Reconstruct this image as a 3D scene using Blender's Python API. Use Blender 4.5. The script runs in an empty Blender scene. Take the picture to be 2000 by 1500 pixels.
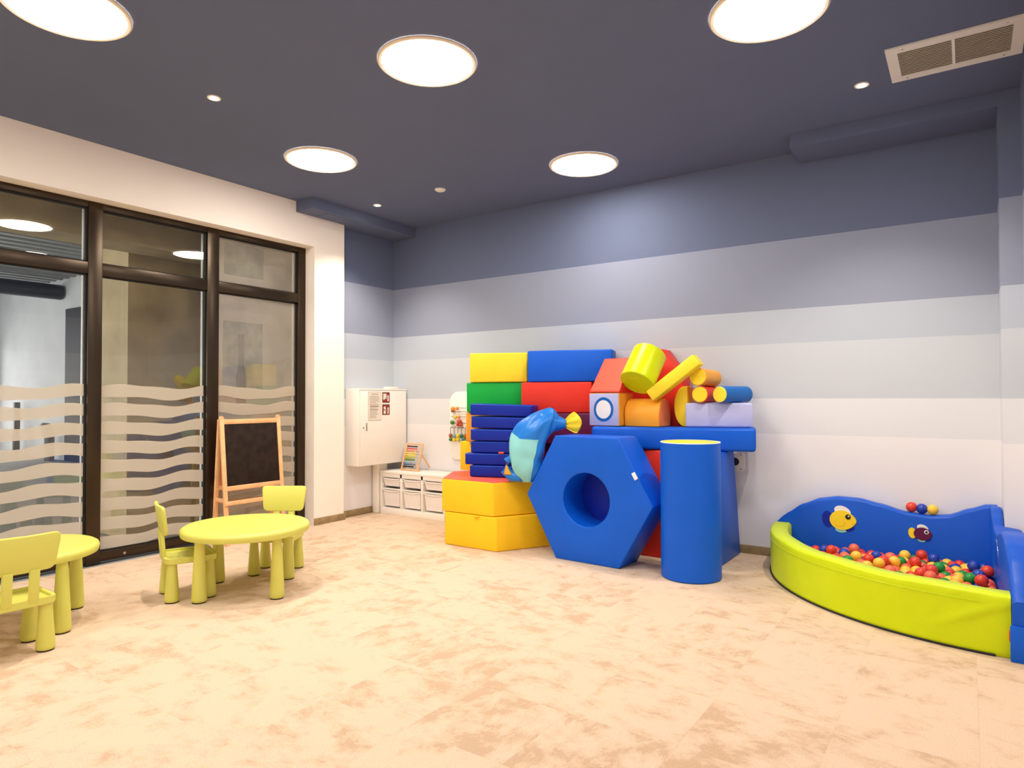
import bpy, bmesh, math, random
from mathutils import Vector, Matrix, Euler
random.seed(7)
SC = bpy.context.scene
COL = SC.collection
R = math.radians
PI = math.pi

# ------------------------------------------------------------------ camera
cam_data = bpy.data.cameras.new('camera')
cam = bpy.data.objects.new('camera', cam_data)
COL.objects.link(cam)
cam_data.sensor_fit = 'HORIZONTAL'
cam_data.sensor_width = 36.0
cam_data.lens = 36.0 * 1295.5 / 2000.0
cam_data.clip_start = 0.02
_yaw, _pitch, _roll = 0.60214, 0.019125, -0.0028625
_f = Vector((-math.sin(_yaw) * math.cos(_pitch), math.cos(_yaw) * math.cos(_pitch), math.sin(_pitch)))
_r = Vector((math.cos(_yaw), math.sin(_yaw), 0))
_u = _r.cross(_f)
_r2 = _r * math.cos(_roll) + _u * math.sin(_roll)
_u2 = -_r * math.sin(_roll) + _u * math.cos(_roll)
cam.matrix_world = Matrix(((_r2.x, _u2.x, -_f.x, 0), (_r2.y, _u2.y, -_f.y, 0), (_r2.z, _u2.z, -_f.z, 1.4), (0, 0, 0, 1)))
SC.camera = cam

# ------------------------------------------------------------------ world, exposure
world = bpy.data.worlds.new('world')
SC.world = world
world.use_nodes = True
world.node_tree.nodes['Background'].inputs['Color'].default_value = (0.93, 0.96, 1.0, 1)
world.node_tree.nodes['Background'].inputs['Strength'].default_value = 2.6
SC.view_settings.view_transform = 'Standard'
SC.view_settings.look = 'None'
SC.view_settings.gamma = 1.0
SC.view_settings.use_curve_mapping = False
SC.view_settings.exposure = 1.32
LAMP_STRENGTH = 17.0
LAMP_COLOR = (1.0, 0.925, 0.835)
SPOT_POWER = 60.0

# ------------------------------------------------------------------ helpers
def lin(r, g, b):
    def c(v):
        v /= 255.0
        return v / 12.92 if v <= 0.04045 else ((v + 0.055) / 1.055) ** 2.4
    return (c(r), c(g), c(b), 1.0)

def mat(name, rgb, rough=0.5, metal=0.0, var=0.05, scale=6.0, bump=0.0, bscale=80.0, spec=0.5, sheen=0.0, coat=0.0, emit=None, estr=0.0):
    m = bpy.data.materials.new(name)
    m.use_nodes = True
    nt = m.node_tree
    b = nt.nodes['Principled BSDF']
    c = lin(*rgb)
    b.inputs['Base Color'].default_value = c
    b.inputs['Roughness'].default_value = rough
    b.inputs['Metallic'].default_value = metal
    b.inputs['Specular IOR Level'].default_value = spec
    if coat:
        b.inputs['Coat Weight'].default_value = coat
    tc = nt.nodes.new('ShaderNodeTexCoord')
    if var > 0:
        n = nt.nodes.new('ShaderNodeTexNoise')
        n.inputs['Scale'].default_value = scale
        n.inputs['Detail'].default_value = 4
        nt.links.new(tc.outputs['Object'], n.inputs['Vector'])
        rp = nt.nodes.new('ShaderNodeValToRGB')
        rp.color_ramp.elements[0].position = 0.3
        rp.color_ramp.elements[1].position = 0.7
        rp.color_ramp.elements[0].color = (c[0] * (1 - var), c[1] * (1 - var), c[2] * (1 - var), 1)
        rp.color_ramp.elements[1].color = (min(1, c[0] * (1 + var)), min(1, c[1] * (1 + var)), min(1, c[2] * (1 + var)), 1)
        nt.links.new(n.outputs['Fac'], rp.inputs['Fac'])
        nt.links.new(rp.outputs['Color'], b.inputs['Base Color'])
    if bump > 0:
        n2 = nt.nodes.new('ShaderNodeTexNoise')
        n2.inputs['Scale'].default_value = bscale
        n2.inputs['Detail'].default_value = 3
        nt.links.new(tc.outputs['Object'], n2.inputs['Vector'])
        bp = nt.nodes.new('ShaderNodeBump')
        bp.inputs['Strength'].default_value = bump
        bp.inputs['Distance'].default_value = 0.01
        nt.links.new(n2.outputs['Fac'], bp.inputs['Height'])
        nt.links.new(bp.outputs['Normal'], b.inputs['Normal'])
    if emit:
        b.inputs['Emission Color'].default_value = (*emit, 1)
        b.inputs['Emission Strength'].default_value = estr
    return m

class MB:
    """collects primitives into one mesh"""
    def __init__(self):
        self.v, self.f = [], []
    def add(self, bm, M=None):
        bmesh.ops.recalc_face_normals(bm, faces=bm.faces)
        o = len(self.v)
        bm.verts.index_update()
        for v in bm.verts:
            self.v.append((M @ v.co) if M is not None else v.co.copy())
        for f in bm.faces:
            self.f.append([o + v.index for v in f.verts])
        bm.free()
        return self
    def raw(self, verts, faces):
        o = len(self.v)
        self.v += [Vector(v) for v in verts]
        self.f += [[o + i for i in f] for f in faces]
        return self
    def box(self, x0, x1, y0, y1, z0, z1, bev=0.0, seg=2, M=None):
        bm = bmesh.new()
        vs = [bm.verts.new((x, y, z)) for x in (x0, x1) for y in (y0, y1) for z in (z0, z1)]
        for q in ((0, 1, 3, 2), (4, 6, 7, 5), (0, 4, 5, 1), (2, 3, 7, 6), (0, 2, 6, 4), (1, 5, 7, 3)):
            bm.faces.new([vs[i] for i in q])
        if bev > 0:
            bmesh.ops.bevel(bm, geom=list(bm.edges), offset=bev, segments=seg, profile=0.5, affect='EDGES', clamp_overlap=True)
        return self.add(bm, M)
    def prism(self, pts, z0, z1, bev=0.0, seg=2, M=None, ang=25):
        """polygon in XY pushed along Z"""
        bm = bmesh.new()
        a = [bm.verts.new((x, y, z0)) for x, y in pts]
        b = [bm.verts.new((x, y, z1)) for x, y in pts]
        bm.faces.new(a[::-1]); bm.faces.new(b)
        n = len(pts)
        for i in range(n):
            bm.faces.new((a[i], a[(i + 1) % n], b[(i + 1) % n], b[i]))
        if bev > 0:
            bmesh.ops.recalc_face_normals(bm, faces=bm.faces)
            ed = [e for e in bm.edges if e.calc_face_angle(0) > R(ang)]
            bmesh.ops.bevel(bm, geom=ed, offset=bev, segments=seg, profile=0.5, affect='EDGES', clamp_overlap=True)
        return self.add(bm, M)
    def lathe(self, prof, seg=32, M=None):
        """profile of (radius, z) turned about Z"""
        bm = bmesh.new()
        rings = []
        for r, z in prof:
            if r < 1e-6:
                rings.append([bm.verts.new((0, 0, z))])
            else:
                rings.append([bm.verts.new((r * math.cos(2 * PI * k / seg), r * math.sin(2 * PI * k / seg), z)) for k in range(seg)])
        for A, B in zip(rings, rings[1:]):
            for k in range(seg):
                l = (k + 1) % seg
                if len(A) == 1 and len(B) == 1: continue
                if len(A) == 1: bm.faces.new((A[0], B[k], B[l]))
                elif len(B) == 1: bm.faces.new((A[k], A[l], B[0]))
                else: bm.faces.new((A[k], A[l], B[l], B[k]))
        return self.add(bm, M)
    def tube(self, pts, r, seg=8, M=None, closed=False):
        pts = [Vector(p) for p in pts]
        bm = bmesh.new()
        rings = []
        n = len(pts)
        for i, p in enumerate(pts):
            if closed: d = pts[(i + 1) % n] - pts[i - 1]
            else: d = pts[min(i + 1, n - 1)] - pts[max(i - 1, 0)]
            d.normalize()
            up = Vector((0, 0, 1)) if abs(d.z) < 0.9 else Vector((1, 0, 0))
            a = d.cross(up).normalized(); b = d.cross(a)
            rr = r[i] if isinstance(r, (list, tuple)) else r
            rings.append([bm.verts.new(p + (a * math.cos(2 * PI * k / seg) + b * math.sin(2 * PI * k / seg)) * rr) for k in range(seg)])
        m = n if closed else n - 1
        for i in range(m):
            A, B = rings[i], rings[(i + 1) % n]
            for k in range(seg):
                l = (k + 1) % seg
                bm.faces.new((A[k], A[l], B[l], B[k]))
        if not closed:
            bm.faces.new(rings[0][::-1]); bm.faces.new(rings[-1])
        return self.add(bm, M)
    def sphere(self, r, c=(0, 0, 0), seg=20, rings=12, sc=(1, 1, 1)):
        bm = bmesh.new()
        bmesh.ops.create_uvsphere(bm, u_segments=seg, v_segments=rings, radius=r)
        return self.add(bm, Matrix.Translation(c) @ Matrix.Diagonal((*sc, 1)))
    def build(self, name, m, parent=None, loc=None, rot=None, smooth=40, mats=None, pick=None):
        me = bpy.data.meshes.new(name)
        me.from_pydata([tuple(v) for v in self.v], [], self.f)
        me.validate()
        if m: me.materials.append(m)
        if mats:
            for q in mats: me.materials.append(q)
            for p in me.polygons: p.material_index = pick(p)
        if smooth:
            for p in me.polygons: p.use_smooth = True
            me.set_sharp_from_angle(angle=R(smooth))
        me.update()
        o = bpy.data.objects.new(name, me)
        COL.objects.link(o)
        if parent is not None: o.parent = parent
        if loc is not None: o.location = loc
        if rot is not None: o.rotation_euler = rot
        return o

def tag(o, label, cat, group=None):
    o['label'] = label
    o['category'] = cat
    if group: o['group'] = group
    return o
def part(o, label):
    o['label'] = label
    return o
def struct(o, label=None):
    o['kind'] = 'structure'
    if label: o['label'] = label
    return o
def thing(name, label, cat, loc=(0, 0, 0), rz=0.0, group=None):
    o = bpy.data.objects.new(name, None)
    o.empty_display_size = 0.1
    COL.objects.link(o)
    o.location = loc
    o.rotation_euler = (0, 0, rz)
    return tag(o, label, cat, group)
def copy_tree(o, parent=None):
    c = o.copy()
    COL.objects.link(c)
    c.parent = parent
    for ch in list(o.children):
        copy_tree(ch, c)
    return c
def YZ():  # prism along X: polygon (y, z)
    return Matrix(((0, 0, 1, 0), (1, 0, 0, 0), (0, 1, 0, 0), (0, 0, 0, 1)))
def XZ():  # prism along Y: polygon (x, z)
    return Matrix(((1, 0, 0, 0), (0, 0, -1, 0), (0, 1, 0, 0), (0, 0, 0, 1)))  # local z -> -y
def align(d):
    return Vector(d).to_track_quat('Z', 'Y').to_matrix().to_4x4()
def ell(cx, cy, rx, ry, n=24, a0=0, a1=2 * PI, rot=0.0):
    out = []
    full = abs((a1 - a0) - 2 * PI) < 1e-6
    for k in range(n):
        a = a0 + (a1 - a0) * k / (n if full else n - 1)
        x, y = rx * math.cos(a), ry * math.sin(a)
        out.append((cx + x * math.cos(rot) - y * math.sin(rot), cy + x * math.sin(rot) + y * math.cos(rot)))
    return out
def rrect(w, h, r, n=5, cx=0, cy=0):
    out = []
    for sx, sy, a in ((1, 1, 0), (-1, 1, 90), (-1, -1, 180), (1, -1, 270)):
        for k in range(n + 1):
            t = R(a + 90 * k / n)
            out.append((cx + sx * (w / 2 - r) + r * math.cos(t), cy + sy * (h / 2 - r) + r * math.sin(t)))
    return out

# ------------------------------------------------------------------ materials
M = {}
def striped_paint(name, steps, bump=0.04):
    m = bpy.data.materials.new(name)
    m.use_nodes = True
    nt = m.node_tree
    b = nt.nodes['Principled BSDF']
    b.inputs['Roughness'].default_value = 0.75
    b.inputs['Specular IOR Level'].default_value = 0.25
    tc = nt.nodes.new('ShaderNodeTexCoord')
    sx = nt.nodes.new('ShaderNodeSeparateXYZ')
    nt.links.new(tc.outputs['Object'], sx.inputs[0])
    mr = nt.nodes.new('ShaderNodeMapRange')
    mr.inputs['From Max'].default_value = 3.6
    nt.links.new(sx.outputs['Z'], mr.inputs['Value'])
    rp = nt.nodes.new('ShaderNodeValToRGB')
    rp.color_ramp.interpolation = 'CONSTANT'
    el = rp.color_ramp.elements
    el[0].position = 0.0; el[0].color = lin(*steps[0][1])
    el[1].position = steps[1][0] / 3.6; el[1].color = lin(*steps[1][1])
    for z, c in steps[2:]:
        e = el.new(z / 3.6); e.color = lin(*c)
    nt.links.new(mr.outputs[0], rp.inputs['Fac'])
    nt.links.new(rp.outputs['Color'], b.inputs['Base Color'])
    n = nt.nodes.new('ShaderNodeTexNoise')
    n.inputs['Scale'].default_value = 90
    nt.links.new(tc.outputs['Object'], n.inputs['Vector'])
    bp = nt.nodes.new('ShaderNodeBump')
    bp.inputs['Strength'].default_value = bump
    bp.inputs['Distance'].default_value = 0.01
    nt.links.new(n.outputs['Fac'], bp.inputs['Height'])
    nt.links.new(bp.outputs['Normal'], b.inputs['Normal'])
    return m
SLATE = (100, 110, 138)
M['stripes'] = striped_paint('striped_wall_paint', [
    (0, (232, 230, 233)), (1.057, (220, 221, 226)), (1.377, (192, 198, 207)), (1.844, (177, 185, 199)), (2.146, (142, 149, 170)), (2.752, SLATE)])
M['slate'] = mat('slate_ceiling_paint', SLATE, 0.8, var=0.02, scale=3, bump=0.04, bscale=120, spec=0.2)
M['cream'] = mat('cream_wall_paint', (249, 240, 231), 0.75, var=0.015, scale=2, bump=0.03, bscale=90, spec=0.25)
M['base'] = mat('olive_oak_skirting', (150, 128, 92), 0.5, var=0.25, scale=14, bump=0.1, bscale=40)
M['concrete'] = mat('bare_concrete', (190, 170, 132), 0.85, var=0.12, scale=3, bump=0.2, bscale=30, spec=0.2)
M['hallwall'] = mat('grey_plaster', (205, 206, 206), 0.85, var=0.06, scale=1.5, bump=0.05, bscale=20, spec=0.2)
M['screed'] = mat('grey_screed', (150, 150, 150), 0.8, var=0.12, scale=1.5, bump=0.1, bscale=20)
M['steel'] = mat('galvanised_deck', (150, 152, 148), 0.5, metal=0.6, var=0.1, scale=4)
M['bronze'] = mat('bronze_anodised_frame', (66, 54, 42), 0.32, metal=0.75, var=0.05, scale=3)
M['rubber'] = mat('black_rubber', (22, 20, 19), 0.7, var=0.0)
M['ventback'] = mat('vent_shadow_grey', (168, 154, 136), 0.8, var=0.0)
M['bead'] = mat('white_glazing_bead', (225, 222, 214), 0.4, var=0.0)
M['white'] = mat('white_lacquer', (246, 240, 232), 0.4, var=0.01, scale=4)
M['whitep'] = mat('white_powder_coat', (240, 234, 224), 0.45, var=0.01, scale=4)
M['paper'] = mat('notice_paper', (236, 226, 214), 0.8, var=0.02)
M['ink'] = mat('grey_print', (168, 152, 138), 0.8, var=0.0)
M['signred'] = mat('sign_red', (150, 20, 18), 0.5, var=0.0)
M['signdark'] = mat('sign_dark_edge', (60, 40, 34), 0.5, var=0.0)
M['black'] = mat('black_plastic', (24, 24, 26), 0.4, var=0.0)
M['chrome'] = mat('brushed_metal', (180, 178, 172), 0.25, metal=0.9, var=0.02)
def vinyl(n, rgb, rough=0.42, var=0.035):
    M[n] = mat(n + '_vinyl', rgb, rough, var=var, scale=5, bump=0.06, bscale=160, spec=0.28)
vinyl('blue', (2, 92, 212)); vinyl('navy', (4, 40, 160)); vinyl('yellow', (252, 220, 50)); vinyl('amber', (252, 202, 30))
vinyl('red', (232, 54, 38)); vinyl('salmon', (240, 96, 74)); vinyl('green', (0, 172, 62)); vinyl('purple', (98, 26, 74)); vinyl('orange', (246, 168, 52))
vinyl('lavender', (180, 184, 228)); vinyl('limegreen', (210, 226, 14), 0.3); vinyl('limepit', (206, 226, 6), 0.38); vinyl('coral', (242, 134, 90))
vinyl('whitevinyl', (242, 240, 238)); vinyl('teal', (140, 210, 212), 0.3); vinyl('skyblue', (34, 122, 214), 0.28); vinyl('ringblue', (6, 100, 184)); vinyl('pitblue', (6, 84, 200), 0.40)
M['plastic'] = mat('lime_plastic', (216, 214, 100), 0.42, var=0.02, scale=3)
M['pine'] = mat('pine_wood', (236, 184, 132), 0.5, var=0.12, scale=9, bump=0.05, bscale=40)
M['chalk'] = mat('chalkboard', (40, 29, 24), 0.8, var=0.4, scale=12, spec=0.2)
M['tray'] = mat('terracotta_tray', (222, 140, 96), 0.5, var=0.05)
M['bin'] = mat('translucent_white_bin', (246, 240, 238), 0.35, var=0.02)
M['socketdark'] = mat('socket_hole', (40, 40, 42), 0.5, var=0.0)
M['mirror'] = mat('acrylic_mirror', (225, 225, 230), 0.05, metal=1.0, var=0.0)
M['darkdoor'] = mat('dark_doorway', (40, 38, 38), 0.7, var=0.1)
M['windowblue'] = mat('blue_window_frame', (40, 56, 96), 0.5, var=0.05)
M['fadegreen'] = mat('faded_green_print', (138, 152, 138), 0.7, var=0.35, scale=9)
M['bottlegreen'] = mat('dark_green_print', (20, 62, 46), 0.6, var=0.1)
M['paleboard'] = mat('pale_dusty_board', (226, 216, 200), 0.8, var=0.06, scale=3)

def carpet_material():
    m = bpy.data.materials.new('beige_mottled_carpet')
    m.use_nodes = True
    nt = m.node_tree
    L = nt.links
    b = nt.nodes['Principled BSDF']
    b.inputs['Roughness'].default_value = 0.95
    b.inputs['Specular IOR Level'].default_value = 0.1
    tc = nt.nodes.new('ShaderNodeTexCoord')
    oi = nt.nodes.new('ShaderNodeObjectInfo')
    mul = nt.nodes.new('ShaderNodeMath'); mul.operation = 'MULTIPLY'; mul.inputs[1].default_value = 37.0
    L.new(oi.outputs['Random'], mul.inputs[0])
    off = nt.nodes.new('ShaderNodeCombineXYZ')
    L.new(mul.outputs[0], off.inputs[0]); L.new(mul.outputs[0], off.inputs[1])
    mp = nt.nodes.new('ShaderNodeMapping')
    mp.inputs['Scale'].default_value = (1.0, 1.35, 1.0)
    mp.inputs['Rotation'].default_value = (0, 0, 0.5)
    L.new(tc.outputs['Object'], mp.inputs['Vector'])
    ad = nt.nodes.new('ShaderNodeVectorMath'); ad.operation = 'ADD'
    L.new(mp.outputs[0], ad.inputs[0]); L.new(off.outputs[0], ad.inputs[1])
    n1 = nt.nodes.new('ShaderNodeTexNoise')
    n1.inputs['Scale'].default_value = 4.4; n1.inputs['Detail'].default_value = 10; n1.inputs['Roughness'].default_value = 0.72
    n1.inputs['Distortion'].default_value = 0.15
    L.new(ad.outputs[0], n1.inputs['Vector'])
    rnd = nt.nodes.new('ShaderNodeMath'); rnd.operation = 'MULTIPLY_ADD'; rnd.inputs[1].default_value = 0.10; rnd.inputs[2].default_value = -0.04
    L.new(oi.outputs['Random'], rnd.inputs[0])
    sm = nt.nodes.new('ShaderNodeMath'); sm.operation = 'ADD'
    L.new(n1.outputs['Fac'], sm.inputs[0]); L.new(rnd.outputs[0], sm.inputs[1])
    rp = nt.nodes.new('ShaderNodeValToRGB')
    e = rp.color_ramp.elements
    e[0].position = 0.40; e[0].color = lin(200, 169, 140)
    e[1].position = 0.54; e[1].color = lin(220, 194, 168)
    x = e.new(0.455); x.color = lin(213, 184, 156)
    L.new(sm.outputs[0], rp.inputs['Fac'])
    n2 = nt.nodes.new('ShaderNodeTexNoise')
    n2.inputs['Scale'].default_value = 230; n2.inputs['Detail'].default_value = 2
    L.new(tc.outputs['Object'], n2.inputs['Vector'])
    mx = nt.nodes.new('ShaderNodeMix'); mx.data_type = 'RGBA'; mx.blend_type = 'OVERLAY'
    mx.inputs['Factor'].default_value = 0.42
    L.new(rp.outputs['Color'], mx.inputs[6]); L.new(n2.outputs['Fac'], mx.inputs[7])
    L.new(mx.outputs[2], b.inputs['Base Color'])
    bp = nt.nodes.new('ShaderNodeBump'); bp.inputs['Strength'].default_value = 0.5; bp.inputs['Distance'].default_value = 0.004
    L.new(n2.outputs['Fac'], bp.inputs['Height']); L.new(bp.outputs['Normal'], b.inputs['Normal'])
    return m
M['carpet'] = carpet_material()

def glass_material():
    m = bpy.data.materials.new('clear_glazing')
    m.use_nodes = True
    nt = m.node_tree
    nt.nodes.clear()
    out = nt.nodes.new('ShaderNodeOutputMaterial')
    tr = nt.nodes.new('ShaderNodeBsdfTransparent'); tr.inputs['Color'].default_value = (0.88, 0.86, 0.80, 1)
    gl = nt.nodes.new('ShaderNodeBsdfGlossy'); gl.inputs['Roughness'].default_value = 0.0
    gl.inputs['Color'].default_value = (1, 1, 1, 1)
    fr = nt.nodes.new('ShaderNodeFresnel'); fr.inputs['IOR'].default_value = 1.9
    mx = nt.nodes.new('ShaderNodeMixShader')
    nt.links.new(fr.outputs[0], mx.inputs[0]); nt.links.new(tr.outputs[0], mx.inputs[1]); nt.links.new(gl.outputs[0], mx.inputs[2])
    nt.links.new(mx.outputs[0], out.inputs[0])
    return m
M['glass'] = glass_material()
def dusty_glass():
    m = glass_material()
    m.name = 'dusty_glazing'
    nt = m.node_tree
    out = next(n for n in nt.nodes if n.type == 'OUTPUT_MATERIAL')
    old = out.inputs[0].links[0].from_socket
    df = nt.nodes.new('ShaderNodeBsdfDiffuse'); df.inputs['Color'].default_value = lin(226, 214, 194)
    tc = nt.nodes.new('ShaderNodeTexCoord')
    n = nt.nodes.new('ShaderNodeTexNoise'); n.inputs['Scale'].default_value = 3.0; n.inputs['Detail'].default_value = 5
    nt.links.new(tc.outputs['Object'], n.inputs['Vector'])
    mr = nt.nodes.new('ShaderNodeMapRange')
    mr.inputs['From Min'].default_value = 0.3; mr.inputs['From Max'].default_value = 0.7; mr.inputs['To Min'].default_value = 0.17; mr.inputs['To Max'].default_value = 0.30
    nt.links.new(n.outputs['Fac'], mr.inputs['Value'])
    mx = nt.nodes.new('ShaderNodeMixShader')
    nt.links.new(mr.outputs[0], mx.inputs[0]); nt.links.new(old, mx.inputs[1]); nt.links.new(df.outputs[0], mx.inputs[2])
    nt.links.new(mx.outputs[0], out.inputs[0])
    return m
M['dusty'] = dusty_glass()
def film_material():
    m = bpy.data.materials.new('frosted_film')
    m.use_nodes = True
    nt = m.node_tree
    nt.nodes.clear()
    out = nt.nodes.new('ShaderNodeOutputMaterial')
    tr = nt.nodes.new('ShaderNodeBsdfTransparent'); tr.inputs['Color'].default_value = (0.9, 0.9, 0.88, 1)
    df = nt.nodes.new('ShaderNodeBsdfDiffuse'); df.inputs['Color'].default_value = lin(214, 200, 180)
    tl = nt.nodes.new('ShaderNodeBsdfTranslucent'); tl.inputs['Color'].default_value = lin(226, 220, 210)
    a = nt.nodes.new('ShaderNodeMixShader'); a.inputs[0].default_value = 0.35
    b = nt.nodes.new('ShaderNodeMixShader'); b.inputs[0].default_value = 0.86
    nt.links.new(df.outputs[0], a.inputs[1]); nt.links.new(tl.outputs[0], a.inputs[2])
    nt.links.new(tr.outputs[0], b.inputs[1]); nt.links.new(a.outputs[0], b.inputs[2])
    nt.links.new(b.outputs[0], out.inputs[0])
    return m
M['film'] = film_material()
M['diffuser'] = mat('lit_diffuser', (255, 250, 240), 0.5, var=0.0, emit=LAMP_COLOR, estr=LAMP_STRENGTH)
M['bulb'] = mat('lit_bulb', (255, 245, 230), 0.5, var=0.0, emit=(1.0, 0.86, 0.68), estr=60.0)
M['rim'] = mat('cream_lamp_rim', (238, 222, 198), 0.4, var=0.0)

# ------------------------------------------------------------------ the room
XL, XA, XR, YB, YF, ZC = -5.90, -6.00, 0.32, 6.08, -3.0, 3.50
floor = struct(MB().box(-21.0, XR + 0.2, YF - 0.2, 7.0, -0.25, -0.008).build('floor', M['screed'], smooth=0))
# carpet tiles, half a metre square, each its own piece
T = 0.5
tile_me = None
def tile_mesh(w, d):
    return MB().box(-w / 2 + .0001, w / 2 - .0001, -d / 2 + .0001, d / 2 - .0001, -0.008, 0.0, bev=0.0004, seg=1)
x_edges = [-5.98 + T * k for k in range(0, 14)]
y_edges = [YB - T * k for k in range(0, 12)]
random.seed(3)
for i in range(len(x_edges) - 1):
    for j in range(len(y_edges) - 1):
        x0, x1 = x_edges[i], min(x_edges[i + 1], XR)
        y1, y0 = y_edges[j], y_edges[j + 1]
        if x1 - x0 < 0.02: continue
        full = x1 - x0 > T - 0.01
        loc = ((x0 + x1) / 2, (y0 + y1) / 2, 0)
        if full:
            if tile_me is None:
                o = tile_mesh(T, T).build('carpet_tile', M['carpet'], floor, loc, smooth=0)
                tile_me = o.data
            else:
                o = bpy.data.objects.new('carpet_tile', tile_me)
                COL.objects.link(o); o.parent = floor; o.location = loc
            o.rotation_euler = (0, 0, random.choice((0, PI / 2, PI, -PI / 2)))
        else:
            tile_mesh(x1 - x0, T).build('carpet_tile', M['carpet'], floor, loc, smooth=0)
MB().box(-5.98, XR, YF, y_edges[-1] - 0.001, -0.008, 0).build('carpet', M['carpet'], floor, smooth=0)

struct(MB().box(-6.25, XR + 0.2, YF - 0.2, YB + 0.2, ZC, ZC + 0.2).build('ceiling', M['slate'], smooth=0))
struct(MB().box(-6.25, XR + 0.2, YB, YB + 0.2, 0, ZC).build('wall_back', M['stripes'], smooth=0))
struct(MB().box(XR, XR + 0.2, YF, YB, 0, ZC).build('wall_right', M['stripes'], smooth=0))
struct(MB().box(-6.25, XR + 0.2, YF - 0.2, YF, 0, ZC).build('wall_front', M['cream'], smooth=0))
# left wall: header over the glazing, pier beside it, and the run behind the camera
WY0, WY1, WZ = 0.38, 4.76, 3.055
wl = MB().box(-6.25, XL, WY0, WY1, WZ, ZC).box(-6.25, XL, WY1, 5.18, 0, ZC).box(-6.25, XL, YF, WY0, 0, ZC)
struct(wl.build('wall_left', M['cream'], smooth=0))
struct(MB().box(-6.25, XA, 5.18, YB, 0, ZC).build('wall_alcove', M['stripes'], smooth=0))
# ceiling boxes and corner chase
struct(MB().box(XL, -5.63, 4.515, YB, 3.385, ZC).build('trim_1', M['slate'], smooth=0), 'slate blue ceiling bulkhead running into the left corner')
t2 = struct(MB().box(XA, XL, 5.18, YB, 3.385, ZC).build('trim_2', M['slate'], smooth=0), 'slate blue ceiling bulkhead over the alcove')
struct(MB().box(-1.16, 0.195, 5.65, YB, 3.395, ZC).build('trim_3', M['slate'], smooth=0), 'slate blue ceiling bulkhead along the back wall on the right')
struct(MB().box(0.195, XR, 5.65, YB, 0, ZC).build('trim_4', M['stripes'], smooth=0), 'striped corner pilaster at the right of the back wall')
# access hatch on the left bulkhead
MB().box(-5.86, -5.67, 4.75, 5.05, 3.381, 3.386, bev=0.001).build('access_hatch', M['slate'], bpy.data.objects['trim_1'], smooth=0)
# skirting
struct(MB().box(XA, 0.195, YB - 0.014, YB, 0, 0.075, bev=0.003).build('baseboard_back', M['base']))
struct(MB().box(XA, XA + 0.014, 5.182, YB - 0.014, 0, 0.075, bev=0.003).build('baseboard_alcove', M['base']))
bl = MB().box(XL, XL + 0.014, WY1, 5.18, 0, 0.075, bev=0.003).box(XA + 0.014, XL + 0.014, 5.18, 5.194, 0, 0.075, bev=0.003).box(XL, XL + 0.014, YF, WY0, 0, 0.075, bev=0.003)
struct(bl.build('baseboard_left', M['base']))
struct(MB().box(-5.985, -5.885, 5.70, 5.86, 0.0, 0.60, bev=0.012).build('trim_5', M['white']), 'white boxed pipe under the wall cabinet')

# ------------------------------------------------------------------ glazing
win = bpy.data.objects.new('window_1', None); COL.objects.link(win); win.location = (-6.05, 0, 0); struct(win)
mull = [(0.38, 0.48), (1.49, 1.60), (2.551, 2.663), (3.606, 3.728), (4.665, 4.76)]
for a, b in mull:
    m_ = MB().box(-0.10, 0.0, a, b, 0.0, WZ, bev=0.004).build('mullion', M['bronze'], win)
for (a0, a), (b, b1) in zip(mull, mull[1:]):
    MB().box(-0.10, -0.004, a, b, 0.016, 0.096, bev=0.004).build('bottom_rail', M['bronze'], win)
    MB().box(-0.10, -0.004, a, b, 3.0, WZ, bev=0.004).build('head_rail', M['bronze'], win)
    MB().box(-0.10, -0.004, a, b, 2.44, 2.54, bev=0.004).build('transom', M['bronze'], win)
    for z0, z1, low in ((0.096, 2.44, True), (2.54, 3.0, False)):
        yc, zc = (a + b) / 2, (z0 + z1) / 2
        hw, hz = (b - a) / 2, (z1 - z0) / 2
        p = MB().raw([(0, -hw, -hz), (0, hw, -hz), (0, hw, hz), (0, -hw, hz)], [(0, 1, 2, 3)]).build('pane', M['dusty' if a > 3.7 else 'glass'], win, (-0.045, yc, zc), (0, 0, R({1: -1.2, 2: -0.6}.get(int(a), 0.0))), smooth=0)
        g = MB().box(-0.012, 0.012, -hw, -hw + 0.014, -hz, hz).box(-0.012, 0.012, hw - 0.014, hw, -hz, hz).box(-0.012, 0.012, -hw, hw, -hz, -hz + 0.012).box(-0.012, 0.012, -hw, hw, hz - 0.012, hz)
        g.build('gasket', M['rubber'], p, smooth=0)
        MB().box(-0.04, -0.014, hw - 0.022, hw - 0.004, -hz, hz).build('glazing_bead', M['bead'], p, smooth=0)
        if low:
            random.seed(int(a * 100))
            ph = random.uniform(0, 6.28)
            for k in range(9):
                zt = 1.50 - 0.1605 * k
                th = 0.104
                ph2 = ph + 0.35 * k
                n = 28
                up, dn = [], []
                for q in range(n + 1):
                    s = q / n
                    y = -hw + 2 * hw * s
                    w = 0.017 * math.sin(2 * PI * s * 1.15 + ph2) + 0.007 * math.sin(2 * PI * s * 2.3 + 2 * ph2)
                    w2 = 0.017 * math.sin(2 * PI * s * 1.15 + ph2 + 0.5) + 0.007 * math.sin(2 * PI * s * 2.1 + 1.4 * ph2)
                    up.append((0.004, y, zt + w - zc)); dn.append((0.004, y, zt - th + w2 - zc))
                vs = up + dn
                fs = [(q, n + 1 + q, n + 2 + q, q + 1) for q in range(n)]
                MB().raw(vs, fs).build('frosted_stripe', M['film'], p, smooth=0)
    if abs(a - 2.663) < .01:
        MB().lathe([(0, 0), (0.012, 0), (0.012, 0.004), (0, 0.006)], 12, Matrix.Translation((-0.004, 2.86, 0.055)) @ Matrix.Rotation(PI / 2, 4, 'Y')).build('lock', M['chrome'], win)

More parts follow.
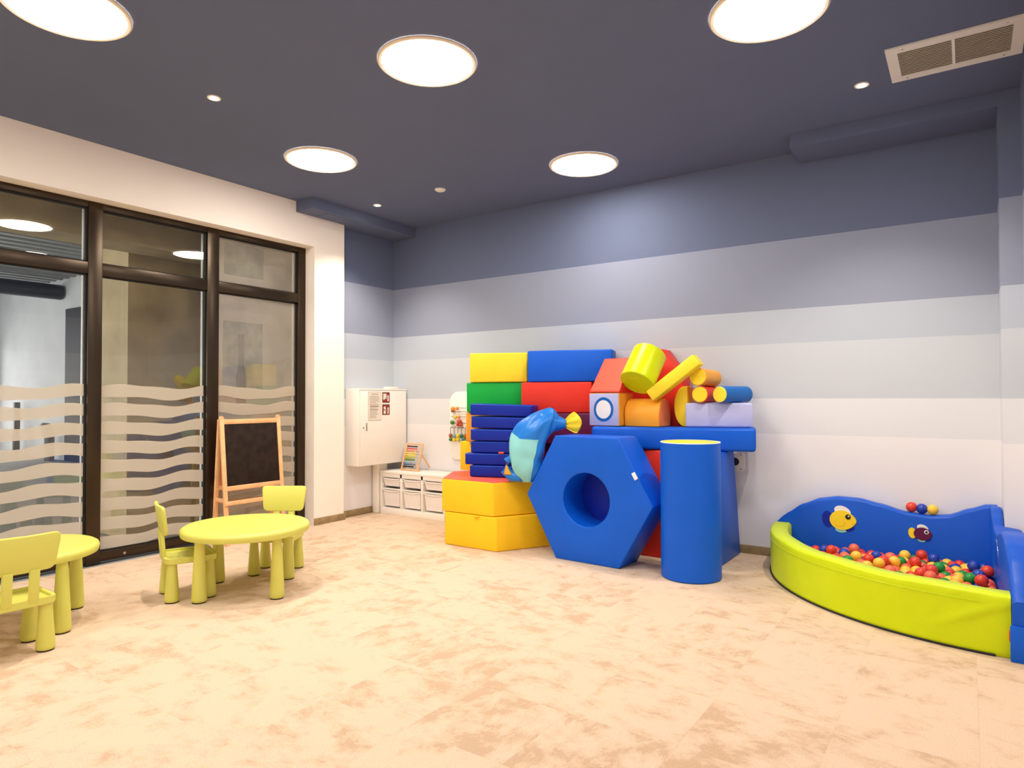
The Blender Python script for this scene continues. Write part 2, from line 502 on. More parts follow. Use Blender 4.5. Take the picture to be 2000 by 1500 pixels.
# ------------------------------------------------------------------ the unfinished hall beyond the glass
struct(MB().box(-20.9, -6.25, 6.65, 6.85, -0.008, 4.6).build('wall_hall', M['hallwall'], smooth=0))
wn = MB().box(-20.9, -6.25, -3.4, -3.2, -0.008, 0.3).box(-20.9, -6.25, -3.4, -3.2, 3.2, 4.6)  # unseen near wall, its openings added to flood the hall with daylight
for k in range(6):
    wn.box(-20.9 + k * 2.86, -20.9 + k * 2.86 + 0.35, -3.4, -3.2, 0.3, 3.2)
struct(wn.build('wall_hall_light_openings', M['hallwall'], smooth=0))
we = MB().box(-20.9, -20.7, -3.2, 2.6, -0.008, 4.6).box(-20.9, -20.7, 6.3, 6.65, -0.008, 4.6).box(-20.9, -20.7, 2.6, 6.3, 2.75, 4.6).box(-20.9, -20.7, 2.6, 6.3, -0.008, 0.25)
struct(we.build('wall_hall_end', M['hallwall'], smooth=0))
w2 = bpy.data.objects.new('window_2', None); COL.objects.link(w2); w2.location = (-20.8, 0, 0); struct(w2, 'daylit window with blue frame at the far end of the hall')
for y in (2.6, 3.5, 4.4, 5.3, 6.22):
    MB().box(-0.06, 0.08, y, y + 0.08, 0.25, 2.75).build('window_frame', M['windowblue'], w2, smooth=0)
for z in (0.25, 1.4, 2.67):
    MB().box(-0.06, 0.07, 2.68, 6.22, z, z + 0.08).build('window_rail', M['windowblue'], w2, smooth=0)
# corrugated deck with ribs along Y
v, f = [], []
x = -20.9; k = 0
prof = []
while x < -6.2:
    prof += [(x, 4.10), (x + 0.13, 4.10), (x + 0.17, 4.18), (x + 0.30, 4.18)]
    x += 0.34
for px, pz in prof: v += [(px, -3.4, pz), (px, 6.85, pz)]
for q in range(len(prof) - 1): f.append((2 * q, 2 * q + 1, 2 * q + 3, 2 * q + 2))
struct(MB().raw(v, f).box(-20.9, -6.2, -3.4, 6.85, 4.3, 4.4).build('ceiling_hall', M['steel'], smooth=0))
struct(MB().box(-6.85, -6.45, -3.2, 6.65, 2.84, 4.10).build('trim_6', M['concrete'], smooth=0), 'concrete downstand beam behind the glazing')
struct(MB().box(-6.45, -6.25, -3.2, 6.65, 3.06, 4.10).build('trim_7', M['concrete'], smooth=0), 'concrete wall head above the glazing')
d1 = struct(MB().box(-16.75, -15.9, 6.60, 6.66, 0, 3.4).build('door_1', M['darkdoor'], smooth=0), 'dark doorway in the grey hall wall')
MB().tube([(-17.1, -3.1, 3.82), (-17.1, 6.6, 3.82)], 0.20, 16)
tag(MB().tube([(-17.0, -3.1, 3.80), (-17.0, 6.6, 3.80)], 0.17, 16).build('ventilation_duct', M['black']), 'dark round duct under the corrugated ceiling beyond the glass', 'duct')
# concrete column and the pale board behind the glass
struct(MB().box(-7.55, -6.90, 3.274, 6.60, 0, 4.10).build('wall_core', M['concrete'], smooth=0))
pb = thing('display_board', 'pale dusty board with faded green prints behind the right glass pane', 'board', (-6.42, 4.25, 0))
MB().box(-0.02, 0.0, -0.37, 0.80, 0.0, 3.05).build('backing_board', M['paleboard'], pb, smooth=0)
MB().box(0.0, 0.004, -0.24, 0.23, 2.70, 3.04).build('poster', M['fadegreen'], pb, smooth=0)
pp = MB().box(0.0, 0.004, -0.25, 0.22, 1.45, 2.21).build('poster', M['fadegreen'], pb, smooth=0)
MB().prism([(-.055, 1.30), (.055, 1.30), (.06, 1.62), (.034, 1.74), (.034, 2.08), (-.034, 2.08), (-.034, 1.74), (-.06, 1.62)], 0, 0.004, M=Matrix.Translation((0.004, -0.04, 0)) @ YZ()).build('bottle_print', M['bottlegreen'], pp, smooth=0)
tag(MB().box(-0.06, 0.06, -0.06, 0.06, 0, 1.3, bev=0.01).build('bollard', M['black'], None, (-19.0, 6.45, 0)), 'dark post standing by the far hall wall', 'post')
tag(MB().tube([(0, 0, 0), (0, 0, 0.62), (-0.12, 0, 0.74), (-0.3, 0, 0.74)], 0.10, 10).build('pipe_stub', M['black'], None, (-17.0, 6.4, 0)), 'dark bent pipe stub rising from the hall floor', 'pipe')

# ------------------------------------------------------------------ lamps
def round_lamp(x, y, label):
    t = thing('ceiling_lamp', label, 'lamp', (x, y, ZC), 0, 'large round ceiling lamps')
    MB().lathe([(0.284, -0.001), (0.284, -0.016), (0.300, -0.018), (0.310, -0.010), (0.310, -0.001)], 64).build('rim', M['rim'], t)
    MB().lathe([(0, -0.034), (0.12, -0.032), (0.22, -0.026), (0.268, -0.019), (0.285, -0.012), (0.285, -0.001), (0, -0.001)], 64).build('diffuser', M['diffuser'], t)
    return t
for x, y, l in ((-2.765, 3.098, 'round lit ceiling lamp in the middle of the five'),
                (-4.684, 3.846, 'round lit ceiling lamp nearest the glazed wall and the corner'),
                (-2.836, 5.28, 'round lit ceiling lamp nearest the striped back wall'),
                (-0.871, 3.742, 'round lit ceiling lamp beside the white air vent'),
                (-3.976, 1.557, 'round lit ceiling lamp cut off at the upper left corner')):
    round_lamp(x, y, l)
for x, y in ((-1.6, 0.9), (-5.1, -0.2), (-2.9, -1.1), (-0.7, -1.6)):  # extra lamps out of view, added to light the room
    round_lamp(x, y, 'added unseen round ceiling lamp behind the viewer, lighting the room')
def downlight(x, y, label, aim=(0, 0, -1)):
    t = thing('downlight', label, 'lamp', (x, y, ZC), 0, 'small spot downlights')
    MB().lathe([(0.030, -0.001), (0.030, -0.006), (0.044, -0.006), (0.046, -0.001)], 28).build('ring', M['rim'], t)
    MB().lathe([(0, -0.010), (0.018, -0.009), (0.029, -0.004), (0.029, -0.001), (0, -0.001)], 20).build('bulb', M['bulb'], t)
    ld = bpy.data.lights.new('downlight_beam', 'SPOT')
    ld.energy = SPOT_POWER; ld.color = (1.0, 0.88, 0.72); ld.spot_size = R(110); ld.spot_blend = 0.8; ld.shadow_soft_size = 0.03
    lo = bpy.data.objects.new('downlight_beam', ld); COL.objects.link(lo); lo.parent = t; lo.location = (0, 0, -0.03)
downlight(-4.325, 2.618, 'small bright spot downlight near the upper left lamps')
downlight(-0.564, 5.004, 'small bright spot downlight beside the white air vent')
downlight(-5.297, 5.117, 'small bright spot downlight in front of the left bulkhead')
tag(MB().lathe([(0, -0.022), (0.035, -0.022), (0.052, -0.012), (0.055, -0.001), (0, -0.001)], 32).build('ceiling_sensor', M['whitep'], None, (-4.371, 5.089, ZC)), 'small white disc sensor on the slate ceiling', 'sensor')
# air vent
vt = thing('air_vent', 'white rectangular air vent grille in the slate ceiling', 'vent', (-0.045, 4.82, ZC))
W, D = 0.345, 0.25
MB().box(-W, W, -D, -D + 0.07, -0.012, -0.001).box(-W, W, D - 0.07, D, -0.012, -0.001).box(-W, -W + 0.06, -D + 0.07, D - 0.07, -0.012, -0.001).box(W - 0.06, W, -D + 0.07, D - 0.07, -0.012, -0.001).build('frame', M['whitep'], vt, smooth=0)
MB().box(-W + .05, W - .05, -D + .05, D - .05, -0.004, -0.0015).build('backing', M['ventback'], vt, smooth=0)
MB().box(-0.008, 0.008, -D + 0.065, D - 0.065, -0.014, -0.003).build('divider', M['whitep'], vt, smooth=0)
sl = None
for cx in (-1, 1):
    for k in range(16):
        y = -D + 0.08 + k * (2 * D - 0.16) / 15
        loc = (cx * (W - 0.06 + 0.008) / 2, y, -0.009)
        if sl is None:
            sl = MB().box(-(W - .068) / 2, (W - .068) / 2, -0.0075, 0.0075, -0.001, 0.001).build('slat', M['whitep'], vt, loc, (R(32), 0, 0), smooth=0)
        else:
            c = sl.copy(); COL.objects.link(c); c.parent = vt; c.location = loc
for sx in (-1, 1):
    for sy in (-1, 1):
        MB().lathe([(0, -0.0145), (0.005, -0.0135), (0.006, -0.012), (0, -0.012)], 10).build('screw', M['chrome'], vt, (sx * (W - 0.09), sy * (D - 0.035), 0))

# ------------------------------------------------------------------ children's tables and chairs
def leg_mb(h, rt, rb):
    return MB().lathe([(0, 0.008), (rb * 0.9, 0.008), (rb, 0.014), (rb, 0.03), (rt, h), (0, h)], 28)
foot_mb = lambda rb: MB().lathe([(0, 0), (rb * 0.86, 0), (rb * 0.9, 0.009), (0, 0.009)], 24)
def make_table(label, loc, rz, rr=0.438):
    t = thing('round_table', label, 'table', loc, rz, 'lime plastic play tables')
    prof = [(0, 0.430), (rr - 0.03, 0.430), (rr - 0.016, 0.424), (rr - 0.004, 0.424), (rr, 0.432), (rr + 0.004, 0.455), (rr - 0.002, 0.470), (rr - 0.018, 0.480), (rr - 0.04, 0.4815), (0, 0.4815)]
    MB().lathe(prof, 72).build('tabletop', M['plastic'], t)
    for sx, sy in ((1, 1), (-1, 1), (-1, -1), (1, -1)):
        l = leg_mb(0.432, 0.030, 0.050).build('leg', M['plastic'], t, (sx * 0.254, sy * 0.254, 0))
        foot_mb(0.050).build('foot_pad', M['rubber'], l)
    return t
def make_chair(label, loc, rz):
    t = thing('childs_chair', label, 'chair', loc, rz, 'lime plastic play chairs')
    # seat with a raised rim
    s = MB().prism(rrect(0.36, 0.33, 0.05), 0.262, 0.288, bev=0.008)
    ring_o, ring_i = rrect(0.36, 0.33, 0.05), rrect(0.325, 0.295, 0.04)
    n = len(ring_o)
    vs = [(x, y, 0.28) for x, y in ring_o] + [(x, y, 0.302) for x, y in ring_o] + [(x, y, 0.302) for x, y in ring_i] + [(x, y, 0.285) for x, y in ring_i]
    fs = []
    for a in range(3):
        for k in range(n):
            l = (k + 1) % n
            fs.append((a * n + k, a * n + l, (a + 1) * n + l, (a + 1) * n + k))
    s.raw(vs, fs).build('seat', M['plastic'], t)
    # backrest: board wider at the top, gently curved, carried by two slats
    pts = []
    w0, w1, h = 0.163, 0.187, 0.205
    corners = [(-w0, 0), (w0, 0), (w1, h), (-w1, h)]
    rad = 0.04
    for i, c in enumerate(corners):
        p, q = Vector(corners[i - 1]), Vector(corners[(i + 1) % 4]); c = Vector(c)
        a, b = (p - c).normalized(), (q - c).normalized()
        s0, s1 = c + a * rad, c + b * rad
        for k in range(6):
            u = k / 5
            pts.append((s0 * (1 - u) ** 2 + c * 2 * u * (1 - u) + s1 * u * u))
    # subdivided front to allow the curve
    bm = bmesh.new()
    a = [bm.verts.new((p.x, 0, p.y)) for p in pts]
    fc = bm.faces.new(a)
    ex = bmesh.ops.extrude_face_region(bm, geom=[fc])
    for v_ in ex['geom']:
        if isinstance(v_, bmesh.types.BMVert): v_.co.y += 0.022
    for k in range(-4, 5):
        bmesh.ops.bisect_plane(bm, geom=list(bm.verts) + list(bm.edges) + list(bm.faces), plane_co=(k * 0.04, 0, 0), plane_no=(1, 0, 0))
    bmesh.ops.recalc_face_normals(bm, faces=bm.faces)
    ed = [e for e in bm.edges if len(e.link_faces) == 2 and e.calc_face_angle(0) > R(60)]
    bmesh.ops.bevel(bm, geom=ed, offset=0.006, segments=2, profile=0.5, affect='EDGES', clamp_overlap=True)
    for v_ in bm.verts:
        v_.co.y += 0.55 * v_.co.x ** 2
    lean = Matrix.Translation((0, -0.178, 0.455)) @ Matrix.Rotation(R(9), 4, 'X')
    MB().add(bm, lean).build('backrest', M['plastic'], t)
    for sx in (-1, 1):
        MB().prism([(-0.146, 0.284), (-0.168, 0.284), (-0.186, 0.47), (-0.162, 0.47)], -0.024, 0.024, bev=0.004, M=Matrix.Translation((sx * 0.062, 0, 0)) @ YZ()).build('back_support', M['plastic'], t)
        for sy in (-1, 1):
            l = leg_mb(0.265, 0.030, 0.047).build('leg', M['plastic'], t, (sx * 0.135, sy * 0.118, 0))
            foot_mb(0.047).build('foot_pad', M['rubber'], l)
    return t
make_table('whole round lime plastic table in front of the chalkboard easel', (-4.350, 2.905, 0), R(-45))
make_table('round lime plastic table cut off at the left edge of the picture', (-4.83, 1.67, 0), R(-30), 0.412)
make_chair('lime plastic chair seen edge on left of the whole round table', (-4.59, 2.60, 0), R(-21))
make_chair('lime plastic chair facing us between the round table and the easel', (-4.61, 3.35, 0), R(-146))
make_chair('lime plastic chair seen from behind at the left edge of the picture', (-4.37, 1.46, 0), R(88))

# ------------------------------------------------------------------ chalkboard easel
ez = thing('chalkboard_easel', 'wooden folding easel with a black chalkboard in front of the glazing', 'easel', (-5.87, 3.97, 0))
def ebar(p, q, w, d, name, parent=ez, m='pine'):
    p, q = Vector(p), Vector(q)
    L_ = (q - p).length
    dirv = (q - p).normalized()
    yv = Vector((0, 1, 0)) if abs(dirv.y) < 0.9 else Vector((0, 0, 1))
    xv = yv.cross(dirv).normalized(); yv = dirv.cross(xv)
    Mx = Matrix(((xv.x, yv.x, dirv.x, p.x), (xv.y, yv.y, dirv.y, p.y), (xv.z, yv.z, dirv.z, p.z), (0, 0, 0, 1)))
    return MB().box(-d / 2, d / 2, -w / 2, w / 2, 0, L_, bev=0.004, M=Mx).build(name, M[m], parent)
HW = 0.315
def fx(z): return 0.10 - 0.115 * z / 1.2     # front frame leans towards the glass
def bx_(z): return -0.125 + 0.085 * z / 1.2
for s in (-1, 1):
    l = ebar((fx(0.0) + 0.002, s * HW, 0.0), (fx(1.2), s * HW, 1.2), 0.042, 0.022, 'front_leg')
    MB().tube([(-0.012, 0, 0), (0.012, 0, 0)], 0.021, 16).build('rounded_tip', M['pine'], l, (fx(1.2), s * HW, 1.2))
    ebar((bx_(0.0) - 0.002, s * HW, 0.0), (bx_(1.19), s * HW, 1.19), 0.042, 0.022, 'rear_leg')
    ebar((fx(0.42), s * (HW + 0.004), 0.42), (bx_(0.42), s * (HW + 0.004), 0.42), 0.014, 0.04, 'side_stay')
ebar((fx(1.165), -HW, 1.165), (fx(1.165), HW, 1.165), 0.045, 0.02, 'top_rail')
ebar((fx(0.53), -HW, 0.53), (fx(0.53), HW, 0.53), 0.045, 0.02, 'bottom_rail')
ebar((bx_(1.165), -HW, 1.165), (bx_(1.165), HW, 1.165), 0.045, 0.02, 'rear_top_rail')
ebar((bx_(0.53), -HW, 0.53), (bx_(0.53), HW, 0.53), 0.045, 0.02, 'rear_bottom_rail')
q = MB().raw([], [])
ebar((fx(0.55), 0, 0.55), (fx(1.145), 0, 1.145), 2 * HW - 0.04, 0.008, 'chalkboard', m='chalk')
ebar((bx_(0.55), 0, 0.55), (bx_(1.145), 0, 1.145), 2 * HW - 0.04, 0.008, 'rear_board', m='tray')
tr = MB().box(bx_(.4), fx(.4) + 0.03, -HW + 0.02, HW - 0.02, 0.385, 0.393).build('tray_shelf', M['tray'], ez)
MB().box(fx(.4) + 0.02, fx(.4) + 0.034, -HW - 0.02, HW + 0.02, 0.375, 0.415, bev=0.003).build('tray_lip', M['pine'], tr)

# ------------------------------------------------------------------ wall cabinet with notices
cb = thing('wall_cabinet', 'white metal wall cabinet with fire notices in the corner', 'cabinet', (-6.0, 5.29, 0.60))
MB().box(0.002, 0.232, 0, 0.76, 0, 0.90, bev=0.006).build('body', M['white'], cb)
dr = MB().box(0.236, 0.252, 0.004, 0.756, 0.006, 0.875, bev=0.004).build('door', M['white'], cb)
MB().box(0.236, 0.250, 0.0, 0.76, 0.880, 0.90, bev=0.003).build('top_trim', M['white'], cb)
MB().box(0.252, 0.262, 0.085, 0.10, 0.41, 0.50, bev=0.003).build('handle', M['chrome'], dr)
MB().lathe([(0, 0), (0.010, 0), (0.010, 0.004), (0, 0.005)], 16, Matrix.Translation((0.252, 0.045, 0.445)) @ Matrix.Rotation(PI / 2, 4, 'Y')).build('lock', M['chrome'], dr)
n0 = MB().box(0.2525, 0.2545, 0.125, 0.325, 0.53, 0.86).build('notice', M['paper'], dr, smooth=0)
random.seed(5)
lines = MB()
for sy0, sy1, sz, h in ((0.17, 0.28, 0.835, 0.012),):
    for k in range(6):
        lines.box(0.2545, 0.2550, sy0 + k * 0.018, sy0 + k * 0.018 + 0.013, sz - 0.006, sz + 0.006)
z = 0.812
while z > 0.55:
    w = random.uniform(0.09, 0.165) if abs(z - 0.652) > 0.008 else 0.13
    lines.box(0.2545, 0.2550, 0.142, 0.142 + w, z - 0.0022, z + 0.0022)
    z -= 0.0128
for zz in (0.69, 0.655):
    lines.box(0.2545, 0.2551, 0.15, 0.28, zz - 0.0035, zz + 0.0035)
lines.build('printed_text', M['ink'], n0, smooth=0)
MB().box(0.2522, 0.2530, 0.121, 0.125, 0.526, 0.864).box(0.2522, 0.2530, 0.121, 0.329, 0.526, 0.530).box(0.2522, 0.2530, 0.121, 0.329, 0.860, 0.864).box(0.2522, 0.2530, 0.325, 0.329, 0.526, 0.864).build('notice_edge', M['ink'], n0, smooth=0)
def P3(pts, x0=0.0006, x1=0.0012): return MB().prism(pts, x0, x1, M=YZ())
for zc, kind in ((0.795, 0), (0.650, 1)):
    sg = MB().box(0.2525, 0.2545, 0.345, 0.465, zc - 0.062, zc + 0.062).build('fire_sign', M['signdark'], dr, smooth=0)
    MB().box(0.2545, 0.2550, 0.352, 0.458, zc - 0.055, zc + 0.055).build('sign_face', M['signred'], sg, smooth=0)
    T_ = Matrix.Translation((0.2550, 0.405, zc))
    if kind == 0:   # hose reel pictogram: big pale reel block and a nozzle
        g = MB().prism([(-.048, -.02), (-.048, .046), (.006, .046), (.006, .01), (.016, .01), (.016, -.015), (-.02, -.015), (-.026, -.03), (-.04, -.03)], 0, .0006, M=T_ @ YZ())
        g.prism([(.022, -.045), (.044, -.045), (.044, .022), (.03, .03), (.018, .02), (.022, -.01)], 0, .0006, M=T_ @ YZ())
        g.build('pictogram', M['paper'], sg, smooth=0)
        MB().prism(ell(.014, -.002, .009, .012, 12), 0.0006, .001, M=T_ @ YZ()).build('pictogram_dot', M['signdark'], sg, smooth=0)
    else:           # extinguisher pictogram and a flame
        g = MB().prism([(-.042, -.05), (-.004, -.05), (-.002, .01), (-.008, .028), (-.018, .044), (-.046, .026), (-.036, .012)], 0, .0006, M=T_ @ YZ())
        g.prism([(.018, -.05), (.042, -.05), (.044, .02), (.03, .03), (.022, .012), (.026, -.02)], 0, .0006, M=T_ @ YZ())
        g.build('pictogram', M['paper'], sg, smooth=0)
        MB().prism(ell(-.02, -.004, .010, .009, 12), 0.0006, .001, M=T_ @ YZ()).build('pictogram_dot', M['signdark'], sg, smooth=0)
tag(MB().box(-0.08, 0.08, -0.05, 0.05, 0, 0.025, bev=0.003).build('router_box', M['whitep'], None, (-5.82, 5.86, 1.50), (0, 0, R(90))), 'thin white box lying on top of the wall cabinet', 'box')

# ------------------------------------------------------------------ storage shelf with bins
sh = thing('storage_unit', 'low white storage unit with two rows of plastic bins', 'shelf', (-5.865, 5.715, 0))
WS, DS, HS = 1.02, 0.335, 0.515
MB().box(-0.004, WS + 0.004, -0.006, DS, HS - 0.03, HS, bev=0.003).build('top', M['white'], sh)
MB().box(0.006, WS - 0.006, 0.02, DS, 0.0, 0.075, bev=0.003).build('plinth', M['white'], sh)
MB().box(0.004, WS - 0.004, -0.002, 0.018, 0.0, 0.075, bev=0.003).build('bottom_rail', M['white'], sh)
MB().box(0.01, WS - 0.01, DS - 0.012, DS, 0.075, HS - 0.03).build('back_panel', M['white'], sh, smooth=0)
colw = (WS - 4 * 0.03) / 3
for k in range(4):
    x0 = k * (colw + 0.03)
    MB().box(x0, x0 + 0.03, 0, DS - 0.012, 0.075, HS - 0.03, bev=0.002).build('side_panel' if k in (0, 3) else 'divider', M['white'], sh)
MB().box(0.03, WS - 0.03, 0, 0.016, HS - 0.075, HS - 0.03, bev=0.002).build('front_rail', M['white'], sh)
def make_bin(w, d, h, label, loc, group):
    t = thing('storage_bin', label, 'bin', loc, 0, group)
    o = 0.018
    top = [(-w / 2, 0), (w / 2, 0), (w / 2, d), (-w / 2, d)]
    bot = [(-w / 2 + o, o), (w / 2 - o, o), (w / 2 - o, d - o), (-w / 2 + o, d - o)]
    vs = [(x, y, h) for x, y in top] + [(x, y, 0) for x, y in bot] + [(x * .97, .006 + y * .97, h) for x, y in top] + [(x * .97, .006 + y * .97, 0.004) for x, y in bot]
    fs = []
    for k in range(4):
        l = (k + 1) % 4
        fs += [(k, l, 4 + l, 4 + k), (8 + k, 12 + k, 12 + l, 8 + l), (k, 8 + k, 8 + l, l)]
    fs += [(4, 5, 6, 7), (12, 15, 14, 13)]
    MB().raw(vs, fs).build('tub', M['bin'], t, smooth=0)
    # lip that dips in a curve at the front
    pts = []
    for q in range(13):
        s = q / 12
        pts.append((-w / 2 + w * s, -0.008, h - 0.012 * math.sin(PI * s)))
    MB().tube(pts, 0.006, 6).build('front_lip', M['bin'], t)
    for s in (-1, 1):
        MB().box(s * w / 2 - 0.008 + (0.004 * s), s * w / 2 + 0.008 - (0.004 * s), -0.006, d, h - 0.004, h + 0.004).build('side_rim', M['bin'], t, smooth=0)
    return t
names = ('left', 'middle', 'right')
for k in range(3):
    xc = 0.03 + colw / 2 + k * (colw + 0.03)
    wx = -5.865 + xc
    for sx in (-1, 1):
        for zz in (0.30, 0.41):
            MB().box(xc + sx * colw / 2 - (0.012 if sx > 0 else 0), xc + sx * colw / 2 + (0 if sx > 0 else 0.012), 0.0, DS - 0.014, zz - 0.012, zz, bev=0.001).build('runner', M['white'], sh)
    MB().box(0.03 + k * (colw + 0.03), 0.03 + k * (colw + 0.03) + colw, 0.0, 0.014, 0.295, 0.312, bev=0.001).build('cross_rail', M['white'], sh)
    make_bin(colw - 0.03, 0.28, 0.095, 'shallow translucent bin in the upper row, %s column of the white unit' % names[k], (wx, 5.724, 0.335), 'bins in the low storage unit')
    make_bin(colw - 0.03, 0.28, 0.19, 'deep translucent bin in the lower row, %s column of the white unit' % names[k], (wx, 5.724, 0.098), 'bins in the low storage unit')

# ------------------------------------------------------------------ abacus on the shelf
ab = thing('abacus', 'wooden bead abacus with rainbow rows standing on the storage unit', 'abacus', (-5.53, 5.865, HS))
tilt = R(-18)
AM = Matrix.Rotation(tilt, 4, 'X')
aw, ah = 0.128, 0.34
for s in (-1, 1):
    MB().box(s * aw - 0.009, s * aw + 0.009, -0.008, 0.012, 0.003, ah, bev=0.003, M=AM).build('side_post', M['pine'], ab)
    pz = AM @ Vector((s * aw, 0.012, ah * 0.62))
    MB().tube([(s * aw * 1.02, pz.y, pz.z), (s * aw * 1.02, pz.y + 0.16, 0.009)], 0.009, 6).build('prop_leg', M['pine'], ab)
    MB().box(s * aw - 0.012, s * aw + 0.012, -0.02, 0.06, 0.0, 0.012, bev=0.003).build('foot', M['pine'], ab)
MB().box(-aw, aw, -0.006, 0.010, ah - 0.018, ah, bev=0.003, M=AM).build('top_bar', M['pine'], ab)
MB().box(-aw, aw, -0.006, 0.010, 0.006, 0.022, bev=0.003, M=AM).build('bottom_bar', M['pine'], ab)
rows = [(70, 24, 30), (226, 92, 84), (232, 140, 82), (244, 206, 60), (232, 220, 70), (190, 196, 40), (84, 130, 60), (150, 190, 214), (70, 110, 150), (30, 30, 42)]
for k, c in enumerate(rows):
    z = ah - 0.040 - k * 0.0275
    rm = mat('bead_paint_%d' % k, c, 0.35, var=0.0)
    MB().tube([AM @ Vector((-aw, 0.002, z)), AM @ Vector((aw, 0.002, z))], 0.0016, 6).build('rod', M['chrome'], ab)
    g = MB()
    for b in range(10):
        xx = -aw + 0.022 + b * 0.0165 + (0.028 if (k in (2, 7, 8) and b > 7) else 0)
        p = AM @ Vector((xx, 0.002, z))
        g.sphere(0.0082, p, 10, 6, (0.95, 1, 1.25))
    o = g.build('bead_row', rm, ab); o['kind'] = 'stuff'

# ------------------------------------------------------------------ activity board on the wall
ac = thing('activity_board', 'white rounded wall activity board with wires and wooden beads', 'toy', (-4.76, 6.055, 0))
pts = []
for s, a0 in ((1, 0), (-1, 90)):
    for k in range(7):
        t = R(a0 + 90 * k / 6)
        pts.append((s * 0.17 + 0.13 * math.cos(t), 1.33 + 0.13 * math.sin(t)))
pts += [(-0.30, 0.78), (-0.27, 0.69), (-0.22, 0.665), (0.22, 0.665), (0.27, 0.69), (0.30, 0.78)]
MB().prism(pts, 0.0, 0.022, bev=0.004, M=Matrix.Translation((0, 0.022, 0)) @ XZ()).build('panel', M['white'], ac)
bc = {'o': (236, 150, 50), 'g': (70, 130, 50), 'r': (196, 70, 36), 'y': (240, 206, 40), 'b': (130, 170, 190), 't': (30, 120, 90), 'n': (170, 90, 40)}
bcm = {k: mat('wood_bead_' + k, v_, 0.4, var=0.03) for k, v_ in bc.items()}
def wire(pts): return MB().tube(pts, 0.003, 6).build('wire', M['black'], ac)
for z0, z1 in ((1.225, 1.27), (1.09, 1.17)):
    wire([(-0.25, 0, z1), (-0.25, -0.03, z1), (0.22, -0.03, z1), (0.22, 0, z1)])
    wire([(-0.25, 0, z0), (-0.25, -0.03, z0), (0.22, -0.03, z0), (0.22, 0, z0)])
for k in range(9):
    wire([(-0.26 + k * 0.055, 0, 1.05), (-0.26 + k * 0.055, -0.03, 1.04), (-0.26 + k * 0.055, -0.03, 0.89), (-0.26 + k * 0.055, 0, 0.88)])
wire([(-0.26, -0.03, 1.04), (0.19, -0.03, 1.04)])
def bead(c, p, r=0.022, sc=(1, 1, 1)): MB().sphere(r, p, 14, 9, sc).build('bead', bcm[c], ac)
bead('o', (-0.225, -0.03, 1.26), 0.026); bead('n', (-0.23, -0.03, 1.235), 0.018); bead('o', (-0.16, -0.03, 1.265), 0.02)
bead('y', (-0.19, -0.03, 1.165), 0.02); bead('o', (-0.14, -0.03, 1.165), 0.018); bead('g', (-0.235, -0.03, 1.10), 0.026)
bead('r', (-0.125, -0.03, 1.11), 0.030); bead('r', (-0.105, -0.03, 1.075), 0.022); bead('r', (-0.15, -0.03, 1.075), 0.02)
for k, (c1, c2) in enumerate((('n', 'g'), ('b', 'y'), ('y', 'y'), ('t', 'b'), ('n', 't'), ('o', 'r'), ('g', 'y'))):
    bead(c1, (-0.26 + k * 0.055, -0.03, 0.945), 0.022, (1, 1, 1.25)); bead(c2, (-0.26 + k * 0.055, -0.03, 0.90), 0.022)

# ------------------------------------------------------------------ foam blocks
def foam(name, label, cat, mb, m, loc, rot=(0, 0, 0), group='soft play foam shapes', smooth=40):
    return tag(mb.build(name, M[m], None, loc, rot, smooth), label, cat, group)
def block(name, label, m, x0, x1, y0, y1, z0, z1, bev=0.014, rz=0.0, rx=0.0, ry=0.0):
    w, d, h = x1 - x0, y1 - y0, z1 - z0
    mb = MB().box(-w / 2, w / 2, -d / 2, d / 2, 0, h, bev=bev, seg=3)
    o = foam(name, label, 'foam block', mb, m, ((x0 + x1) / 2, (y0 + y1) / 2, z0), (rx, ry, rz))
    # stitched piping just under the upper edges
    pts = [(-w / 2 - 0.0005, -d / 2 - 0.0005, h - bev), (w / 2 + 0.0005, -d / 2 - 0.0005, h - bev), (w / 2 + 0.0005, d / 2 + 0.0005, h - bev), (-w / 2 - 0.0005, d / 2 + 0.0005, h - bev)]
    return o
def hexpts(s, a0=0.0): return [(s * math.cos(a0 + k * PI / 3), s * math.sin(a0 + k * PI / 3)) for k in range(6)]
for z, dx, lab, topred in ((0.0, 0.0, 'yellow hexagonal foam slab on the floor, lower of the two', False), (0.312, -0.035, 'yellow hexagonal foam slab with red top, upper of the two', True)):
    t = thing('hexagon_slab', lab, 'foam block', (-3.82 + dx, 5.385, z), 0, 'soft play foam shapes')
    MB().prism(hexpts(0.605), 0.001, 0.306 if topred else 0.309, bev=0.012, seg=3).build('cushion', M['amber'], t)
    cv = MB().prism(hexpts(0.598), 0.3055, 0.3085, bev=0.001, seg=1).build('top_cover', M['salmon' if topred else 'amber'], t)
    if topred: part(cv, 'red vinyl top cover')
    MB().tube([(-0.598 * math.cos(k * PI / 3) * 1.005, 0.598 * math.sin(k * PI / 3) * 1.005, 0.298) for k in range(6)], 0.004, 6, closed=True).build('piping', M['amber'], t)
    if not topred:
        MB().box(-0.03, 0.03, -0.545, -0.521, 0.295, 0.306, bev=0.003).build('zip_tag', M['amber'], t, (0.08, 0, 0))

